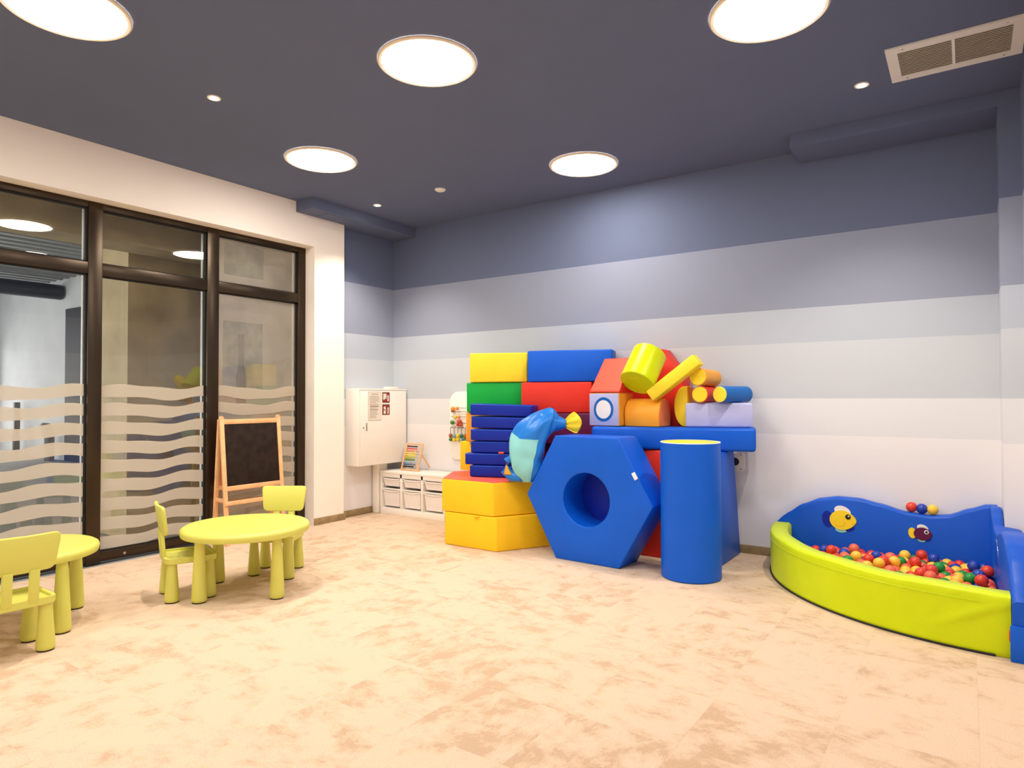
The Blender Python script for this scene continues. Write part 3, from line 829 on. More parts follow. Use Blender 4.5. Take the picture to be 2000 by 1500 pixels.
# blue mats
mats_ = [(0.0, 0.0, 0), (-0.05, -0.01, 0), (0.005, 0.01, 0.0), (0.01, 0.0, .5), (0.012, 0.008, 1.0), (0.008, -0.004, 1.5)]
ords = ('lowest', 'second from the bottom', 'third from the bottom', 'third from the top', 'second from the top', 'topmost')
zz = 0.623
for k, (dx, dy, ti) in enumerate(mats_):
    t = thing('foam_mat', 'flat navy blue foam mat, %s of its stack' % ords[k], 'foam mat', (-3.757 + dx, 5.322 + dy, zz), R(18 + (0, 1.2, -1, .8, -.5, 1.0)[k]), 'stacked navy foam mats')
    t.rotation_euler.y = R(ti)
    MB().box(-0.31, 0.31, -0.132, 0.132, 0.001, 0.112, bev=0.014, seg=3).build('cushion', M['navy'], t)
    MB().tube([(-0.308, -0.130, 0.103), (0.308, -0.130, 0.103), (0.308, 0.130, 0.103), (-0.308, 0.130, 0.103)], 0.0045, 6, closed=True).build('piping', M['pitblue'], t)
    if k == 2:
        pt = MB().box(-0.02, 0.035, -0.140, -0.131, -0.004, 0.014, bev=0.002).build('label_tag', M['salmon'], t); part(pt, 'small pink label tag')
    zz += 0.1165 + 0.004 * (ti > 0)

# column behind the mats
def rblock(name, label, m, cx_, cy_, w, d, z0, z1, deg, bev=0.014, taper=0.0):
    # front left corner, width, depth, turned about that corner
    pts = [(0, 0), (w, 0), (w - taper, d), (taper, d)]
    return foam(name, label, 'foam block', MB().prism(pts, 0, z1 - z0, bev=bev, seg=3), m, (cx_, cy_, z0), (0, 0, R(deg)))
rblock('foam_block', 'yellow foam block on top of the green one', 'yellow', -4.244, 5.40, 0.605, 0.30, 1.549, 1.850, 24)
rblock('foam_block', 'green foam block between the yellow and the orange blocks', 'green', -4.285, 5.40, 0.60, 0.30, 1.243, 1.547, 24)
rblock('foam_block', 'orange foam block half hidden behind the navy mats', 'orange', -4.315, 5.425, 0.57, 0.30, 0.934, 1.241, 24)
foam('foam_wedge', 'yellow foam wedge standing on the red hexagon top behind the mats', 'foam block', MB().prism([(-0.20, 0), (0.20, 0), (0.20, 0.06), (-0.01, 0.305), (-0.20, 0.305)], -0.18, 0.18, bev=0.012, M=XZ()), 'amber', (-4.27, 5.70, 0.624))
foam('foam_wedge', 'green foam wedge peeping out beside the navy mats', 'foam block', MB().prism([(0.0, 0.305), (0.215, 0.06), (0.215, 0.0), (0.34, 0.0), (0.34, 0.305)], -0.17, 0.17, bev=0.008, M=XZ()), 'green', (-4.258, 5.70, 0.624))
rblock('foam_block', 'long blue foam block on top of the pile', 'blue', -3.627, 5.55, 0.848, 0.262, 1.546, 1.857, 18)
rblock('foam_block', 'long red foam block under the top blue block', 'red', -3.69, 5.53, 0.715, 0.29, 1.239, 1.543, 18)
rblock('foam_block', 'dark purple foam block behind the fish cushion', 'purple', -3.585, 5.545, 0.63, 0.28, 0.934, 1.236, 18)
rblock('foam_block', 'dark purple foam block under the other purple one, almost hidden by the fish cushion', 'purple', -3.64, 5.63, 0.27, 0.20, 0.624, 0.931, 18)
block('foam_block', 'large red foam block at the floor behind the blue hexagon', 'red', -3.215, -2.06, 5.48, 6.03, 0.0, 0.930)

# blue hexagon with a round hole
hx = thing('hexagon_ring', 'big upright blue foam hexagon with a round hole', 'foam block', (-2.657, 4.953, 0), R(-3.0), 'soft play foam shapes')
S_, TH, RH = 0.613, 0.33, 0.225
hz = S_ * math.sin(PI / 3)
n = 60
outer, inner = [], []
hv = [(S_ * math.cos(k * PI / 3), S_ * math.sin(k * PI / 3)) for k in range(6)]
for k in range(6):
    a, b = Vector(hv[k]), Vector(hv[(k + 1) % 6])
    for q in range(10): outer.append(a + (b - a) * q / 10)
for p in outer:
    ang = math.atan2(p.y, p.x)
    inner.append(Vector((RH * math.cos(ang), RH * math.sin(ang))))
bm = bmesh.new()
of = [bm.verts.new((p.x, 0, p.y + hz)) for p in outer]; ob = [bm.verts.new((p.x, TH, p.y + hz)) for p in outer]
fi = [bm.verts.new((p.x, 0, p.y + hz)) for p in inner]; fb = [bm.verts.new((p.x, TH, p.y + hz)) for p in inner]
for k in range(n):
    l = (k + 1) % n
    bm.faces.new((of[k], of[l], fi[l], fi[k])); bm.faces.new((ob[l], ob[k], fb[k], fb[l]))
    bm.faces.new((of[l], of[k], ob[k], ob[l])); bm.faces.new((fi[k], fi[l], fb[l], fb[k]))
bmesh.ops.recalc_face_normals(bm, faces=bm.faces)
ed = [e for e in bm.edges if e.calc_face_angle(0) > R(30)]
bmesh.ops.bevel(bm, geom=ed, offset=0.011, segments=3, profile=0.5, affect='EDGES', clamp_overlap=True)
MB().add(bm).build('body', M['blue'], hx)
part(MB().lathe([(0, 0), (RH + 0.006, 0), (RH + 0.006, 0.02), (0, 0.02)], 48, Matrix.Translation((0, TH - 0.006, hz)) @ Matrix.Rotation(PI / 2, 4, 'X')).build('back_cover', M['navy'], hx), 'dark blue cover closing the back of the hole')
pt = MB().box(-0.016, 0.016, -0.005, 0.001, -0.030, 0.030, bev=0.001).build('label_tag', M['whitevinyl'], hx, (0.458, -0.002, hz + 0.232), (0, R(-30), 0)); part(pt, 'white label tag')
MB().tube([(x * 1.0, 0.010, z_ + hz) for x, z_ in [(S_ * .994 * math.cos(k * PI / 3), S_ * .994 * math.sin(k * PI / 3)) for k in range(6)]], 0.004, 6, closed=True).build('piping', M['blue'], hx)

# blue cylinder with a yellow lid
cy = thing('foam_cylinder', 'tall upright blue foam cylinder with a yellow top', 'foam block', (-1.79, 5.055, 0), 0, 'soft play foam shapes')
RC, HC = 0.228, 1.045
MB().lathe([(0, 0.001), (RC - 0.01, 0.001), (RC, 0.010), (RC, HC - 0.008), (RC - 0.006, HC - 0.001), (0, HC - 0.001)], 64).build('body', M['blue'], cy)
part(MB().lathe([(0, HC + 0.001), (RC - 0.012, HC + 0.001), (RC - 0.009, HC - 0.001), (0, HC - 0.001)], 64).build('top_disc', M['yellow'], cy), 'pale yellow vinyl disc')
MB().tube([((RC - 0.004) * math.cos(2 * PI * k / 48), (RC - 0.004) * math.sin(2 * PI * k / 48), HC - 0.002) for k in range(48)], 0.0045, 6, closed=True).build('piping', M['whitevinyl'], cy)

# blue bridge: slab on a trapezoid
foam('foam_trapezoid', 'dark blue trapezoid foam support behind the blue cylinder', 'foam block', MB().prism([(5.34, 0.0), (6.04, 0.0), (5.86, 0.93), (5.50, 0.93)], 0, 0.32, bev=0.012, M=Matrix.Translation((0, -5.7, 0)) @ YZ()), 'blue', (-2.005, 5.7, 0))
rblock('foam_slab', 'long blue foam slab bridging the pile above the cylinder', 'blue', -2.80, 5.33, 1.392, 0.345, 0.934, 1.130, 14, bev=0.026)
# toy house: cube with round window, wedge roof
hs = thing('house_cube', 'lavender and orange foam cube with a round blue window', 'foam block', (-2.706, 5.552, 1.133), 0, 'soft play foam shapes')
MB().box(-0.149, 0.149, -0.149, 0.149, 0, 0.298, bev=0.012, seg=3).build('cube', M['orange'], hs)
part(MB().box(-0.146, 0.143, -0.152, -0.146, 0.006, 0.292, bev=0.002).build('front_panel', M['lavender'], hs), 'lavender front face')
rg = MB().prism(ell(0, 0.15, 0.098, 0.110, 40), 0, 0.002, M=Matrix.Translation((-0.004, -0.152, 0)) @ XZ()).build('window_ring', M['ringblue'], hs)
MB().prism(ell(0, 0.15, 0.074, 0.083, 40), 0.002, 0.004, M=Matrix.Translation((-0.004, -0.152, 0)) @ XZ()).build('window_disc', M['whitevinyl'], rg)
rf = thing('roof_wedge', 'red foam wedge lying as a roof on the lavender cube', 'foam block', (-2.706, 5.552, 1.438), 0, 'soft play foam shapes')
MB().prism([(-0.15, 0), (0.165, 0), (0.165, 0.325)], -0.15, 0.15, bev=0.008, M=YZ()).build('body', M['red'], rf)
dirv = Vector((0, 0.315, 0.325)).normalized()
nrm = Vector((0, -0.325, 0.315)).normalized()
part(MB().raw([Vector((-0.143, -0.15, 0)) + dirv * 0.014 + nrm * 0.002, Vector((0.143, -0.15, 0)) + dirv * 0.014 + nrm * 0.002, Vector((0.143, -0.15, 0)) + dirv * 0.44 + nrm * 0.002, Vector((-0.143, -0.15, 0)) + dirv * 0.44 + nrm * 0.002], [(0, 1, 2, 3)]).build('slope_panel', M['salmon'], rf), 'salmon slope panel')
# red octagonal roll behind
oc = []
for k in range(8):
    a = PI / 8 + k * PI / 4
    oc.append((0.33 / math.cos(PI / 8) * math.cos(a), 0.453 / math.cos(PI / 8) * math.sin(a)))
foam('foam_octagon', 'red eight-sided foam piece behind the lime cylinder', 'foam block', MB().prism([(x, z_ + 0.453) for x, z_ in oc], -0.10, 0.10, bev=0.014, M=XZ()), 'red', (-2.47, 5.965, 0.934))
# lime cylinder
A, B = Vector((-2.415, 5.465, 1.520)), Vector((-2.380, 5.675, 1.785))
lc = thing('foam_roll', 'fat lime green foam cylinder tilted on top of the pile', 'foam block', A, 0, 'soft play foam shapes')
Q = align(B - A)
Lr = (B - A).length
MB().lathe([(0, 0.0), (0.146, 0.0), (0.155, 0.008), (0.155, Lr - 0.008), (0.147, Lr), (0, Lr)], 48, Q).build('body', M['limegreen'], lc)
MB().tube([Q @ Vector((0.151 * math.cos(2 * PI * k / 40), 0.151 * math.sin(2 * PI * k / 40), 0.003)) for k in range(40)], 0.0045, 6, closed=True).build('piping', M['limegreen'], lc)
MB().box(-0.05, 0.05, -0.002, 0.002, -0.002, 0.001, M=Q @ Matrix.Translation((0, 0.06, 0))).build('zip', M['yellow'], lc)
# orange arch-topped block
pr = [(-0.13, 0.0), (0.13, 0.0), (0.135, 0.10)] + [(0.135 * math.cos(R(a)), 0.10 + 0.148 * math.sin(R(a))) for a in range(12, 180, 12)] + [(-0.135, 0.10)]
da = thing('arch_block', 'orange foam block with rounded top lying in front', 'foam block', (-2.386, 5.625, 1.132), 0, 'soft play foam shapes')
MB().prism(pr, -0.165, 0.165, bev=0.012, M=YZ()).build('body', M['orange'], da)
part(MB().prism([(x * 0.95, 0.005 + z_ * 0.95) for x, z_ in pr], 0.1645, 0.168, bev=0.001, seg=1, M=YZ()).build('end_panel', M['coral'], da), 'coral end panel')
# yellow bar
foam('foam_bar', 'yellow foam bar leaning up to the right on the pile', 'foam block', MB().box(-0.262, 0.262, -0.06, 0.06, -0.054, 0.054, bev=0.012, seg=3), 'yellow', (-2.095, 5.535, 1.556), (0, R(-36.5), 0))
# yellow half-round block
hd = [(0.0, -0.178), (0.03, -0.178), (0.03, 0.178), (0.0, 0.178)] + [(-0.105 * math.sin(t), 0.178 * math.cos(t)) for t in [PI * k / 16 for k in range(1, 16)]]
hd = [(0.03, -0.178), (0.03, 0.178)] + [(-0.095 * math.sin(PI * k / 18), 0.178 * math.cos(PI * k / 18)) for k in range(0, 19)]
foam('half_round_block', 'yellow half-round foam block standing beside the lavender one', 'foam block', MB().prism([(x, z_ + 0.178) for x, z_ in hd], -0.07, 0.07, bev=0.010, M=XZ()), 'yellow', (-2.062, 5.75, 1.132))
# lavender block and the rolls on it
rblock('foam_block', 'pale lavender foam block at the right end of the blue slab', 'lavender', -2.027, 5.60, 0.561, 0.29, 1.132, 1.341, 17, bev=0.016, taper=0.13)
def roll(label, m, p, d, r, L):
    t = thing('foam_roll', label, 'foam block', p, 0, 'soft play foam shapes')
    Q = align(d)
    MB().lathe([(0, 0.001), (r - 0.006, 0.001), (r, 0.007), (r, L - 0.02), (r - 0.02, L), (0, L)], 32, Q).build('body', M[m], t)
    part(MB().lathe([(0, -0.002), (r - 0.008, -0.002), (r - 0.005, 0.001), (0, 0.001)], 32, Q).build('end_disc', M['yellow'], t), 'yellow end disc')
    return t
roll('orange foam roll with yellow end on top of the other rolls', 'orange', (-1.912, 5.595, 1.566), (0.06, 1, -0.02), 0.076, 0.38)
roll('red foam roll with yellow end under the orange one', 'red', (-1.900, 5.61, 1.4145), (0.02, 1, 0), 0.0715, 0.38)
roll('blue foam roll with yellow end at the right of the pile', 'ringblue', (-1.728, 5.61, 1.4145), (0.30, 0.95, 0), 0.0715, 0.40)

# ------------------------------------------------------------------ fish cushion
fc = thing('fish_cushion', 'crumpled blue and turquoise fish cushion beside the navy mats', 'cushion', (-3.300, 5.045, 0.622))
sp = [(0.025, -0.03, 0.012, 0.05), (0.012, -0.04, 0.09, 0.120), (0.012, -0.04, 0.19, 0.156), (0.020, -0.03, 0.30, 0.172), (0.030, -0.01, 0.40, 0.172), (0.075, 0.01, 0.49, 0.165), (0.140, 0.04, 0.565, 0.135), (0.20, 0.06, 0.63, 0.078), (0.222, 0.07, 0.675, 0.014)]
def cat(ps, t):
    n = len(ps) - 1
    x = min(t * n, n - 1e-6); i = int(x); u = x - i
    g = lambda j: Vector(ps[max(0, min(n, j))])
    p0, p1, p2, p3 = g(i - 1), g(i), g(i + 1), g(i + 2)
    return 0.5 * ((2 * p1) + (-p0 + p2) * u + (2 * p0 - 5 * p1 + 4 * p2 - p3) * u * u + (-p0 + 3 * p1 - 3 * p2 + p3) * u ** 3)
NT, NA = 40, 56
grid = []
spv = [Vector(s) for s in sp]
def cat4(t):
    n = len(sp) - 1
    x = min(t * n, n - 1e-6); i = int(x); u = x - i
    g = lambda j: sp[max(0, min(n, j))]
    p0, p1, p2, p3 = g(i - 1), g(i), g(i + 1), g(i + 2)
    return [0.5 * ((2 * p1[c]) + (-p0[c] + p2[c]) * u + (2 * p0[c] - 5 * p1[c] + 4 * p2[c] - p3[c]) * u * u + (-p0[c] + 3 * p1[c] - 3 * p2[c] + p3[c]) * u ** 3) for c in range(4)]
IB = 21
for i in range(NT + 1):
    row = []
    for k in range(NA):
        a = 2 * PI * k / NA
        # grid rows bend so that the seam row dips like a heart
        bend = 0.045 * abs(math.sin((a - R(262)) * 1.0)) - 0.03
        t = i / NT
        t = min(1.0, max(0.0, t + bend * math.exp(-((i - IB) / 7.0) ** 2)))
        x, y, z_, r = cat4(t)
        fold = 1 + 0.045 * math.sin(3 * a + 7 * t) + 0.05 * math.sin(5 * a - 9 * t + 1) * (0.3 + t) + 0.13 * (abs(math.sin(4.5 * a + 5.5 * t)) - 0.6) * min(1.0, max(0.0, t - 0.42) * 3.2) + 0.05 * (abs(math.sin(3 * a - 9 * t)) - 0.6) * math.exp(-((t - 0.2) / 0.16) ** 2)
        pinch = 1 - 0.10 * math.exp(-((t - 0.30) / 0.05) ** 2) * max(0, math.cos(a - R(325)))
        rx, ry = r * fold * pinch, r * fold * pinch * 0.72
        row.append(Vector((x + rx * math.cos(a), y + ry * math.sin(a), max(0.004, z_ - 0.42 * rx * math.cos(a) * t))))
    grid.append(row)
vb = [v_ for row in grid for v_ in row]
teal_f, blue_f = [], []
for i in range(NT):
    for k in range(NA):
        l = (k + 1) % NA
        q_ = (i * NA + k, i * NA + l, (i + 1) * NA + l, (i + 1) * NA + k)
        a = math.degrees(2 * PI * (k + .5) / NA)
        # the belly panel: the lower part on the viewer's side
        if 168 < a < 322 and i < IB: teal_f.append(q_)
        else: blue_f.append(q_)
def sub(fs):
    used = sorted({i for q_ in fs for i in q_}); mp = {o_: n_ for n_, o_ in enumerate(used)}
    return MB().raw([vb[i] for i in used], [[mp[i] for i in q_] for q_ in fs])
sub(blue_f + [tuple(range(NA))[::-1]]).build('body', M['skyblue'], fc, smooth=70)
part(sub(teal_f).build('belly', M['teal'], fc, smooth=70), 'pale turquoise belly panel')
# tail fin: yellow puffed fan at the upper right, second small fin at the foot
fan = MB()
rows_ = []
for i in range(9):
    u = i / 8
    for k in range(13):
        w = (k / 12 - 0.5) * 2
        ln = 0.02 + 0.175 * math.sin(u * PI / 2) * (1 - 0.30 * w * w)
        wd = (0.03 + 0.065 * math.sin(u * 2.2)) * w
        rows_.append((ln, 0.022 * math.sin(PI * min(1, u * 0.92 + 0.08)) * (1 - w * w) + 0.004 * math.sin(8 * w), wd))
vv = [Vector((a, -b, c)) for a, b, c in rows_] + [Vector((a, b * 0.6, c)) for a, b, c in rows_]
ff = []
for i in range(8):
    for k in range(12):
        a = i * 13 + k
        ff.append((a, a + 1, a + 14, a + 13)); ff.append((117 + a, 117 + a + 13, 117 + a + 14, 117 + a + 1))
for i in range(8):
    ff.append((i * 13, (i + 1) * 13, 117 + (i + 1) * 13, 117 + i * 13)); ff.append((i * 13 + 12, 117 + i * 13 + 12, 117 + (i + 1) * 13 + 12, (i + 1) * 13 + 12))
for k in range(12):
    ff.append((8 * 13 + k, 8 * 13 + k + 1, 117 + 8 * 13 + k + 1, 117 + 8 * 13 + k)); ff.append((k, 117 + k, 117 + k + 1, k + 1))
TF = Matrix.Translation((0.300, 0.12, 0.530)) @ Matrix.Rotation(R(-8), 4, 'Y')
fan.raw([TF @ v_ for v_ in vv], ff)
part(fan.build('tail_fin', M['yellow'], fc, smooth=60), 'yellow ribbed tail fin')
MB().tube([(0.13, 0.05, 0.54), (0.20, 0.08, 0.545), (0.265, 0.11, 0.535), (0.34, 0.12, 0.532)], [0.11, 0.095, 0.068, 0.036], 14).build('tail_stem', M['skyblue'], fc, smooth=60)
MB().tube([(-0.02, -0.06, 0.05), (-0.12, -0.07, 0.055), (-0.195, -0.06, 0.10), (-0.18, -0.05, 0.19), (-0.11, -0.04, 0.25)], [0.040, 0.050, 0.050, 0.042, 0.022], 12).build('side_fin', M['skyblue'], fc, smooth=60)
part(MB().prism([(-0.165, 0.075), (-0.085, 0.075), (-0.145, 0.165)], 0.0, 0.02, bev=0.006, M=Matrix.Translation((-0.01, -0.105, 0)) @ XZ()).build('fin_patch', M['orange'], fc), 'small yellow fin patch')
MB().tube([(-0.10, -0.06, 0.29), (-0.155, -0.07, 0.30), (-0.18, -0.07, 0.35), (-0.15, -0.07, 0.40), (-0.10, -0.05, 0.41)], 0.008, 8).build('loop', M['navy'], fc)

# ------------------------------------------------------------------ socket plate
sk = thing('socket_plate', 'cream wall socket plate half hidden behind the blue trapezoid', 'socket', (-1.735, YB, 0.81))
MB().prism(rrect(0.16, 0.19, 0.05, 6), 0.0, 0.012, bev=0.003, M=XZ()).build('plate', M['whitep'], sk)
MB().prism(ell(0, 0, 0.035, 0.035, 24), 0.012, 0.014, M=XZ()).build('outlet', M['socketdark'], sk)
for sx in (-1, 1):
    for sz in (-1, 1):
        MB().prism(ell(sx * 0.05, sz * 0.065, 0.005, 0.005, 10), 0.012, 0.0135, M=XZ()).build('screw', M['chrome'], sk)

# ------------------------------------------------------------------ ball pit
pit = thing('ball_pit', 'corner ball pit with lime curved front and blue wavy back', 'ball pit', (0.165, 5.93, 0))
# local frame: inner corner of the two blue panels at the origin, back panel towards -X, side panel towards -Y
def crest(d):
    ks = [(0.0, 0.600), (0.06, 0.598), (0.16, 0.560), (0.30, 0.500), (0.42, 0.486), (0.58, 0.500), (0.75, 0.545), (0.90, 0.575), (1.05, 0.578), (1.18, 0.555), (1.32, 0.495), (1.44, 0.410), (1.545, 0.315)]
    for (a, za), (b, zb) in zip(ks, ks[1:]):
        if d <= b:
            u = max(0, (d - a) / (b - a)); u = u * u * (3 - 2 * u) * 0.5 + u * 0.5
            return za + (zb - za) * u
    return ks[-1][1]
def panel(along, thick, bev):
    """outline from above; crest along its length, rounded upper edges"""
    n = 44
    vs, fs = [], []
    for i in range(n + 1):
        d = -0.0 + 1.545 * i / n
        h = crest(d); t = thick(d); b = min(bev, t * 0.4)
        prof = [(0, 0.0), (0, h - b), (b * 0.3, h - b * 0.3), (b, h), (t - b, h), (t - b * 0.3, h - b * 0.3), (t, h - b), (t, 0.0)]
        for (o_, z_) in prof: vs.append(along(d, o_, z_))
    k = 8
    for i in range(n):
        for j in range(k):
            l = (j + 1) % k
            fs.append((i * k + j, i * k + l, (i + 1) * k + l, (i + 1) * k + j))
    fs.append(tuple(range(k))); fs.append(tuple(range(n * k, n * k + k))[::-1])
    bm = bmesh.new()
    bv = [bm.verts.new(v_) for v_ in vs]
    for q_ in fs: bm.faces.new([bv[i] for i in q_])
    return MB().add(bm)
bp_ = panel(lambda d, o_, z_: (-d, o_, z_), lambda d: 0.115, 0.022).build('back_panel', M['pitblue'], pit, smooth=50)
def inner_x(d): return -0.047 + 0.038 * d      # the side panel splays slightly
def outer_x(d): return 0.028 if d < 0.285 else (0.028 + (d - 0.285) * 3.9 if d < 0.31 else 0.126)
spn = panel(lambda d, o_, z_: (inner_x(d) + o_, -d, z_), lambda d: outer_x(d) - inner_x(d), 0.022).build('side_panel', M['pitblue'], pit, smooth=50)
MB().box(0.001, 0.135, -1.560, -1.545, 0.0, 0.19, bev=0.006).build('end_flap', M['blue'], pit)
# curved lime front wall
RO, RI, HL = 1.557, 1.42, 0.335
cxp, cyp = 0.02, 0.045
n = 200
LA = RO * PI / 2
zs = [0.0, 0.012] + [0.03 + 0.288 * q_ / 13 for q_ in range(14)]
def folds(sv, z_):
    w = 0.004 * math.sin(sv * 52 + 6 * z_) * math.exp(-sv / 0.35)           # gathers at the left end
    env = min(1.0, z_ / 0.05) * min(1.0, (HL - z_) / 0.02)
    for s_end, slope, wd, amp in ((LA - 0.03, 2.0, 0.026, 0.011), (LA - 0.10, 1.3, 0.035, 0.005), (LA - 0.30, 0.9, 0.03, 0.003), (LA - 0.55, 0.7, 0.03, 0.002)):
        c = s_end - slope * (HL - 0.05 - z_)
        w += amp * math.exp(-((sv - c) / wd) ** 2) * min(1.0, max(0.0, (z_ - 0.08) / 0.12))
    return w * env
vs, fs = [], []
for i in range(n + 1):
    a = PI + (PI / 2) * i / n
    sv = LA * i / n
    prof = [(RO - (0.010 if z_ < 0.005 else 0.0) + folds(sv, z_), z_) for z_ in zs] + [(RO - 0.004, HL - 0.008), (RO - 0.018, HL), (RI + 0.018, HL), (RI, HL - 0.02), (RI, 0.0)]
    for r_, z_ in prof: vs.append((cxp + r_ * math.cos(a), cyp + r_ * math.sin(a), z_ + (0.003 * math.sin(sv * 9.7) if z_ > 0.25 else 0)))
k = len(prof)
# clip ends to the panels
vs = [(min(v_[0], 0.008) if v_[1] < -1.0 else v_[0], min(v_[1], -0.002) if v_[0] < -1.0 else v_[1], v_[2]) for v_ in vs]
for i in range(n):
    for j in range(k):
        l = (j + 1) % k
        fs.append((i * k + j, i * k + l, (i + 1) * k + l, (i + 1) * k + j))
fs.append(tuple(range(k))); fs.append(tuple(range(n * k, n * k + k))[::-1])
bm = bmesh.new()
bv = [bm.verts.new(v_) for v_ in vs]
for q_ in fs: bm.faces.new([bv[i] for i in q_])
fw = MB().add(bm).build('front_wall', M['limepit'], pit, smooth=50)
sm_ = [(cxp + (RO + 0.003) * math.cos(PI + PI / 2 * i / 60), cyp + (RO + 0.003) * math.sin(PI + PI / 2 * i / 60), 0.282) for i in range(2, 59)]
MB().tube(sm_, 0.0025, 5).build('seam', M['limepit'], fw)
MB().tube([(x_, y_, 0.008) for x_, y_, z_ in sm_], 0.006, 5).build('bottom_piping', M['rubber'], fw)
MB().box(-0.006, 0.003, -1.542, -1.514, 0.10, 0.15, bev=0.001).build('label_tag', M['red'], fw, (0.004, 0, 0))
pf = [(0, 0)] + [(cxp + RI * math.cos(PI + PI / 2 * i / 24), cyp + RI * math.sin(PI + PI / 2 * i / 24)) for i in range(25)]
pf = [(min(x_, -0.002), min(y_, -0.002)) for x_, y_ in pf]
MB().prism(pf, 0.001, 0.112).build('floor_mat', M['pitblue'], pit, smooth=0)
# mirror on the side panel
MB().prism(ell(-0.58, 0.375, 0.13, 0.09, 28), -0.004, 0.0, M=Matrix.Translation((-0.047, 0, 0)) @ Matrix.Rotation(math.atan(0.038), 4, 'Z') @ YZ()).build('mirror', M['mirror'], spn)
# fish decals on the back panel (local x, z), towards the room = -y
def decal(pts, m, y, name, parent):
    return MB().prism(pts, 0.0, 0.003, M=Matrix.Translation((0, -y, 0)) @ XZ()).build(name, M[m], parent, smooth=0)
def fish(cx, cz, s, body, tail, belly, name_lab, kind):
    body_p = []
    for k in range(40):
        a = 2 * PI * k / 40
        rx = 0.105 if math.cos(a) > 0 else 0.09
        ry = 0.078 * (1 - 0.25 * max(0, math.cos(a)) ** 2)
        body_p.append((cx + s * rx * math.cos(a), cz + s * ry * math.sin(a)))
    decal(ell(cx - s * 0.105, cz + s * 0.0, s * 0.042, s * 0.066, 20, rot=0.1), tail, 0.0, 'fish_tail', bp_)
    decal(ell(cx + s * 0.005, cz + s * 0.070, s * 0.062, s * 0.042, 24, rot=-0.35), 'whitevinyl', 0.0, 'fish_dorsal_fin', bp_)
    decal(ell(cx - s * 0.005, cz - s * 0.075, s * 0.045, s * 0.026, 20), 'teal', 0.0, 'fish_belly_fin', bp_)
    decal(ell(cx + s * 0.055, cz - s * 0.062, s * 0.035, s * 0.022, 20, rot=0.3), 'navy', 0.0, 'fish_chin_fin', bp_)
    fb_ = decal(body_p, body, 0.003, 'fish_body', bp_)
    fb_['label'] = name_lab
    if kind == 0:
        decal(ell(cx + s * 0.045, cz + s * 0.030, s * 0.020, s * 0.020, 18), 'black', 0.006, 'fish_eye', bp_)
        decal(ell(cx + s * 0.050, cz + s * 0.036, s * 0.006, s * 0.006, 10), 'whitevinyl', 0.0085, 'fish_eye_glint', bp_)
        arc = [(cx - s * 0.015 + s * 0.034 * math.cos(R(a)), -0.0075, cz - s * 0.018 + s * 0.03 * math.sin(R(a))) for a in range(150, 391, 15)]
        MB().tube(arc, 0.0014, 5).build('fish_side_fin', M['amber'], bp_)
    else:
        decal(ell(cx + s * 0.045, cz + s * 0.026, s * 0.025, s * 0.025, 18), 'whitevinyl', 0.006, 'fish_eye', bp_)
        decal(ell(cx + s * 0.045, cz + s * 0.026, s * 0.014, s * 0.014, 14), 'black', 0.0085, 'fish_pupil', bp_)
    sm2 = [(cx + s * 0.100, -0.0075, cz - s * 0.012), (cx + s * 0.085, -0.0075, cz - s * 0.020), (cx + s * 0.07, -0.0075, cz - s * 0.017)]
    MB().tube(sm2, 0.0012, 5).build('fish_mouth', M['amber' if kind == 0 else 'black'], bp_)
fish(-0.863 - 0.165 + 0.012, 0.398, 1.0, 'yellow', 'navy', 'teal', 'yellow fish decal with white back fin', 0)
fish(-0.300 - 0.165 + 0.0, 0.350, 0.62, 'purple', 'yellow', 'teal', 'purple fish decal with yellow tail', 1)

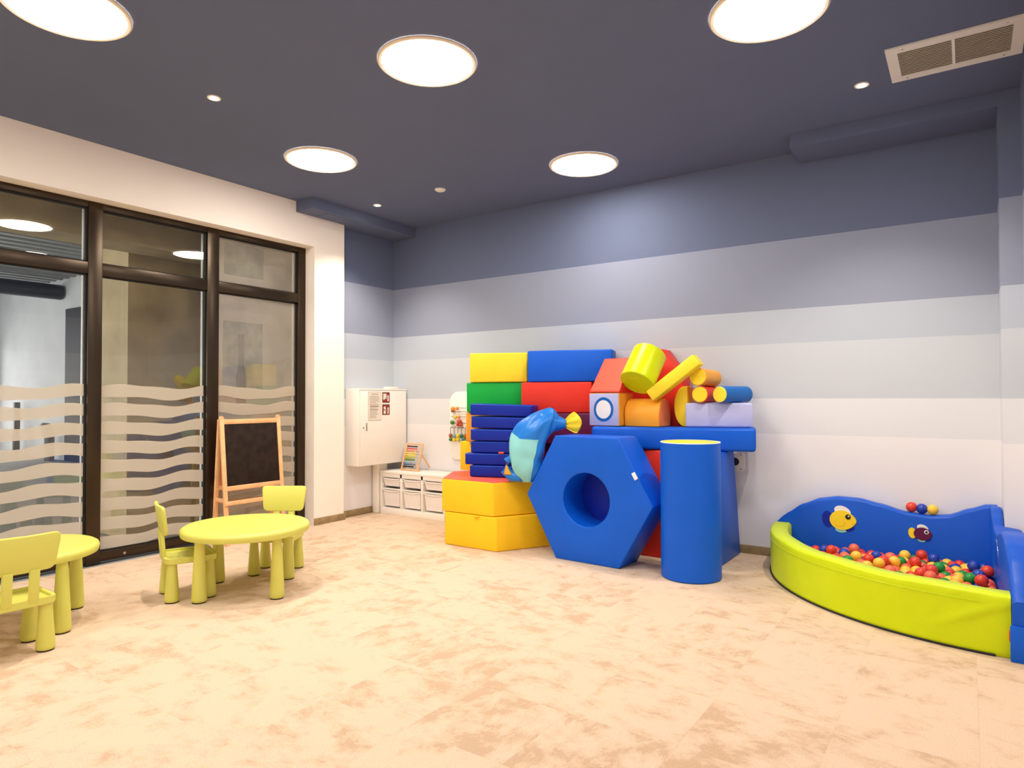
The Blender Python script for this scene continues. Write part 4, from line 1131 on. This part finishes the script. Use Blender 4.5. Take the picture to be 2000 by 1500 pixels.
# ------------------------------------------------------------------ play balls
RB = 0.039
import numpy as np
rng = np.random.default_rng(4)
NBALL = 292
ox, oy = 0.165, 5.93
pos = []
tries = 0
while len(pos) < NBALL:
    x_, y_ = rng.uniform(-1.42, -0.05), rng.uniform(-1.42, -0.05)
    if math.hypot(x_ - cxp, y_ - cyp) > RI - RB - 0.01: continue
    pos.append((x_, y_, rng.uniform(0.13, 0.30)))
P = np.array(pos)
for it in range(420):
    D_ = P[:, None, :] - P[None, :, :]
    dist = np.sqrt((D_ ** 2).sum(-1)) + np.eye(NBALL)
    ov = np.clip(2 * RB * 0.985 - dist, 0, None) * (1 - np.eye(NBALL))
    P += 0.32 * (D_ / dist[..., None] * ov[..., None]).sum(1)
    if it < 360: P[:, 2] -= 0.0012
    P[:, 2] = np.maximum(P[:, 2], 0.113 + RB)
    P[:, 0] = np.minimum(P[:, 0], -0.050 - 0.038 * P[:, 1] - RB); P[:, 1] = np.minimum(P[:, 1], -RB - 0.003)
    rr = np.hypot(P[:, 0] - cxp, P[:, 1] - cyp)
    lim = RI - RB - 0.004
    sc_ = np.where(rr > lim, lim / rr, 1.0)
    P[:, 0] = cxp + (P[:, 0] - cxp) * sc_; P[:, 1] = cyp + (P[:, 1] - cyp) * sc_
ballm = [('red', mat('ball_red', (222, 62, 42), 0.3, var=0.0)), ('coral', mat('ball_coral', (236, 108, 74), 0.3, var=0.0)), ('yellow', mat('ball_yellow', (250, 200, 60), 0.3, var=0.0)),
         ('green', mat('ball_green', (28, 142, 54), 0.3, var=0.0)), ('blue', mat('ball_blue', (28, 62, 170), 0.3, var=0.0))]
bmesh_by = {}
def ball(c, loc, label, group):
    if c not in bmesh_by:
        m_ = dict(ballm)[c]
        o = MB().sphere(RB, (0, 0, 0), 20, 12).build('play_ball', m_, None, loc, smooth=80)
        bmesh_by[c] = o.data
    else:
        o = bpy.data.objects.new('play_ball', bmesh_by[c]); COL.objects.link(o); o.location = loc
    return tag(o, label, 'ball', group)
random.seed(21)
for p in P:
    c = random.choices(['red', 'coral', 'yellow', 'green', 'blue'], [24, 24, 25, 15, 12])[0]
    ball(c, (ox + p[0], oy + p[1], p[2]), '%s plastic ball lying among the others in the ball pit' % c, '%s balls in the ball pit' % c)
for x_, c in ((-0.372, 'red'), (-0.303, 'blue'), (-0.233, 'yellow')):
    zt = crest(0.165 - x_)
    ball(c, (x_, 6.0, zt + RB + 0.001), '%s plastic ball resting on the rim at the back of the ball pit' % c, 'balls on the pit rim')
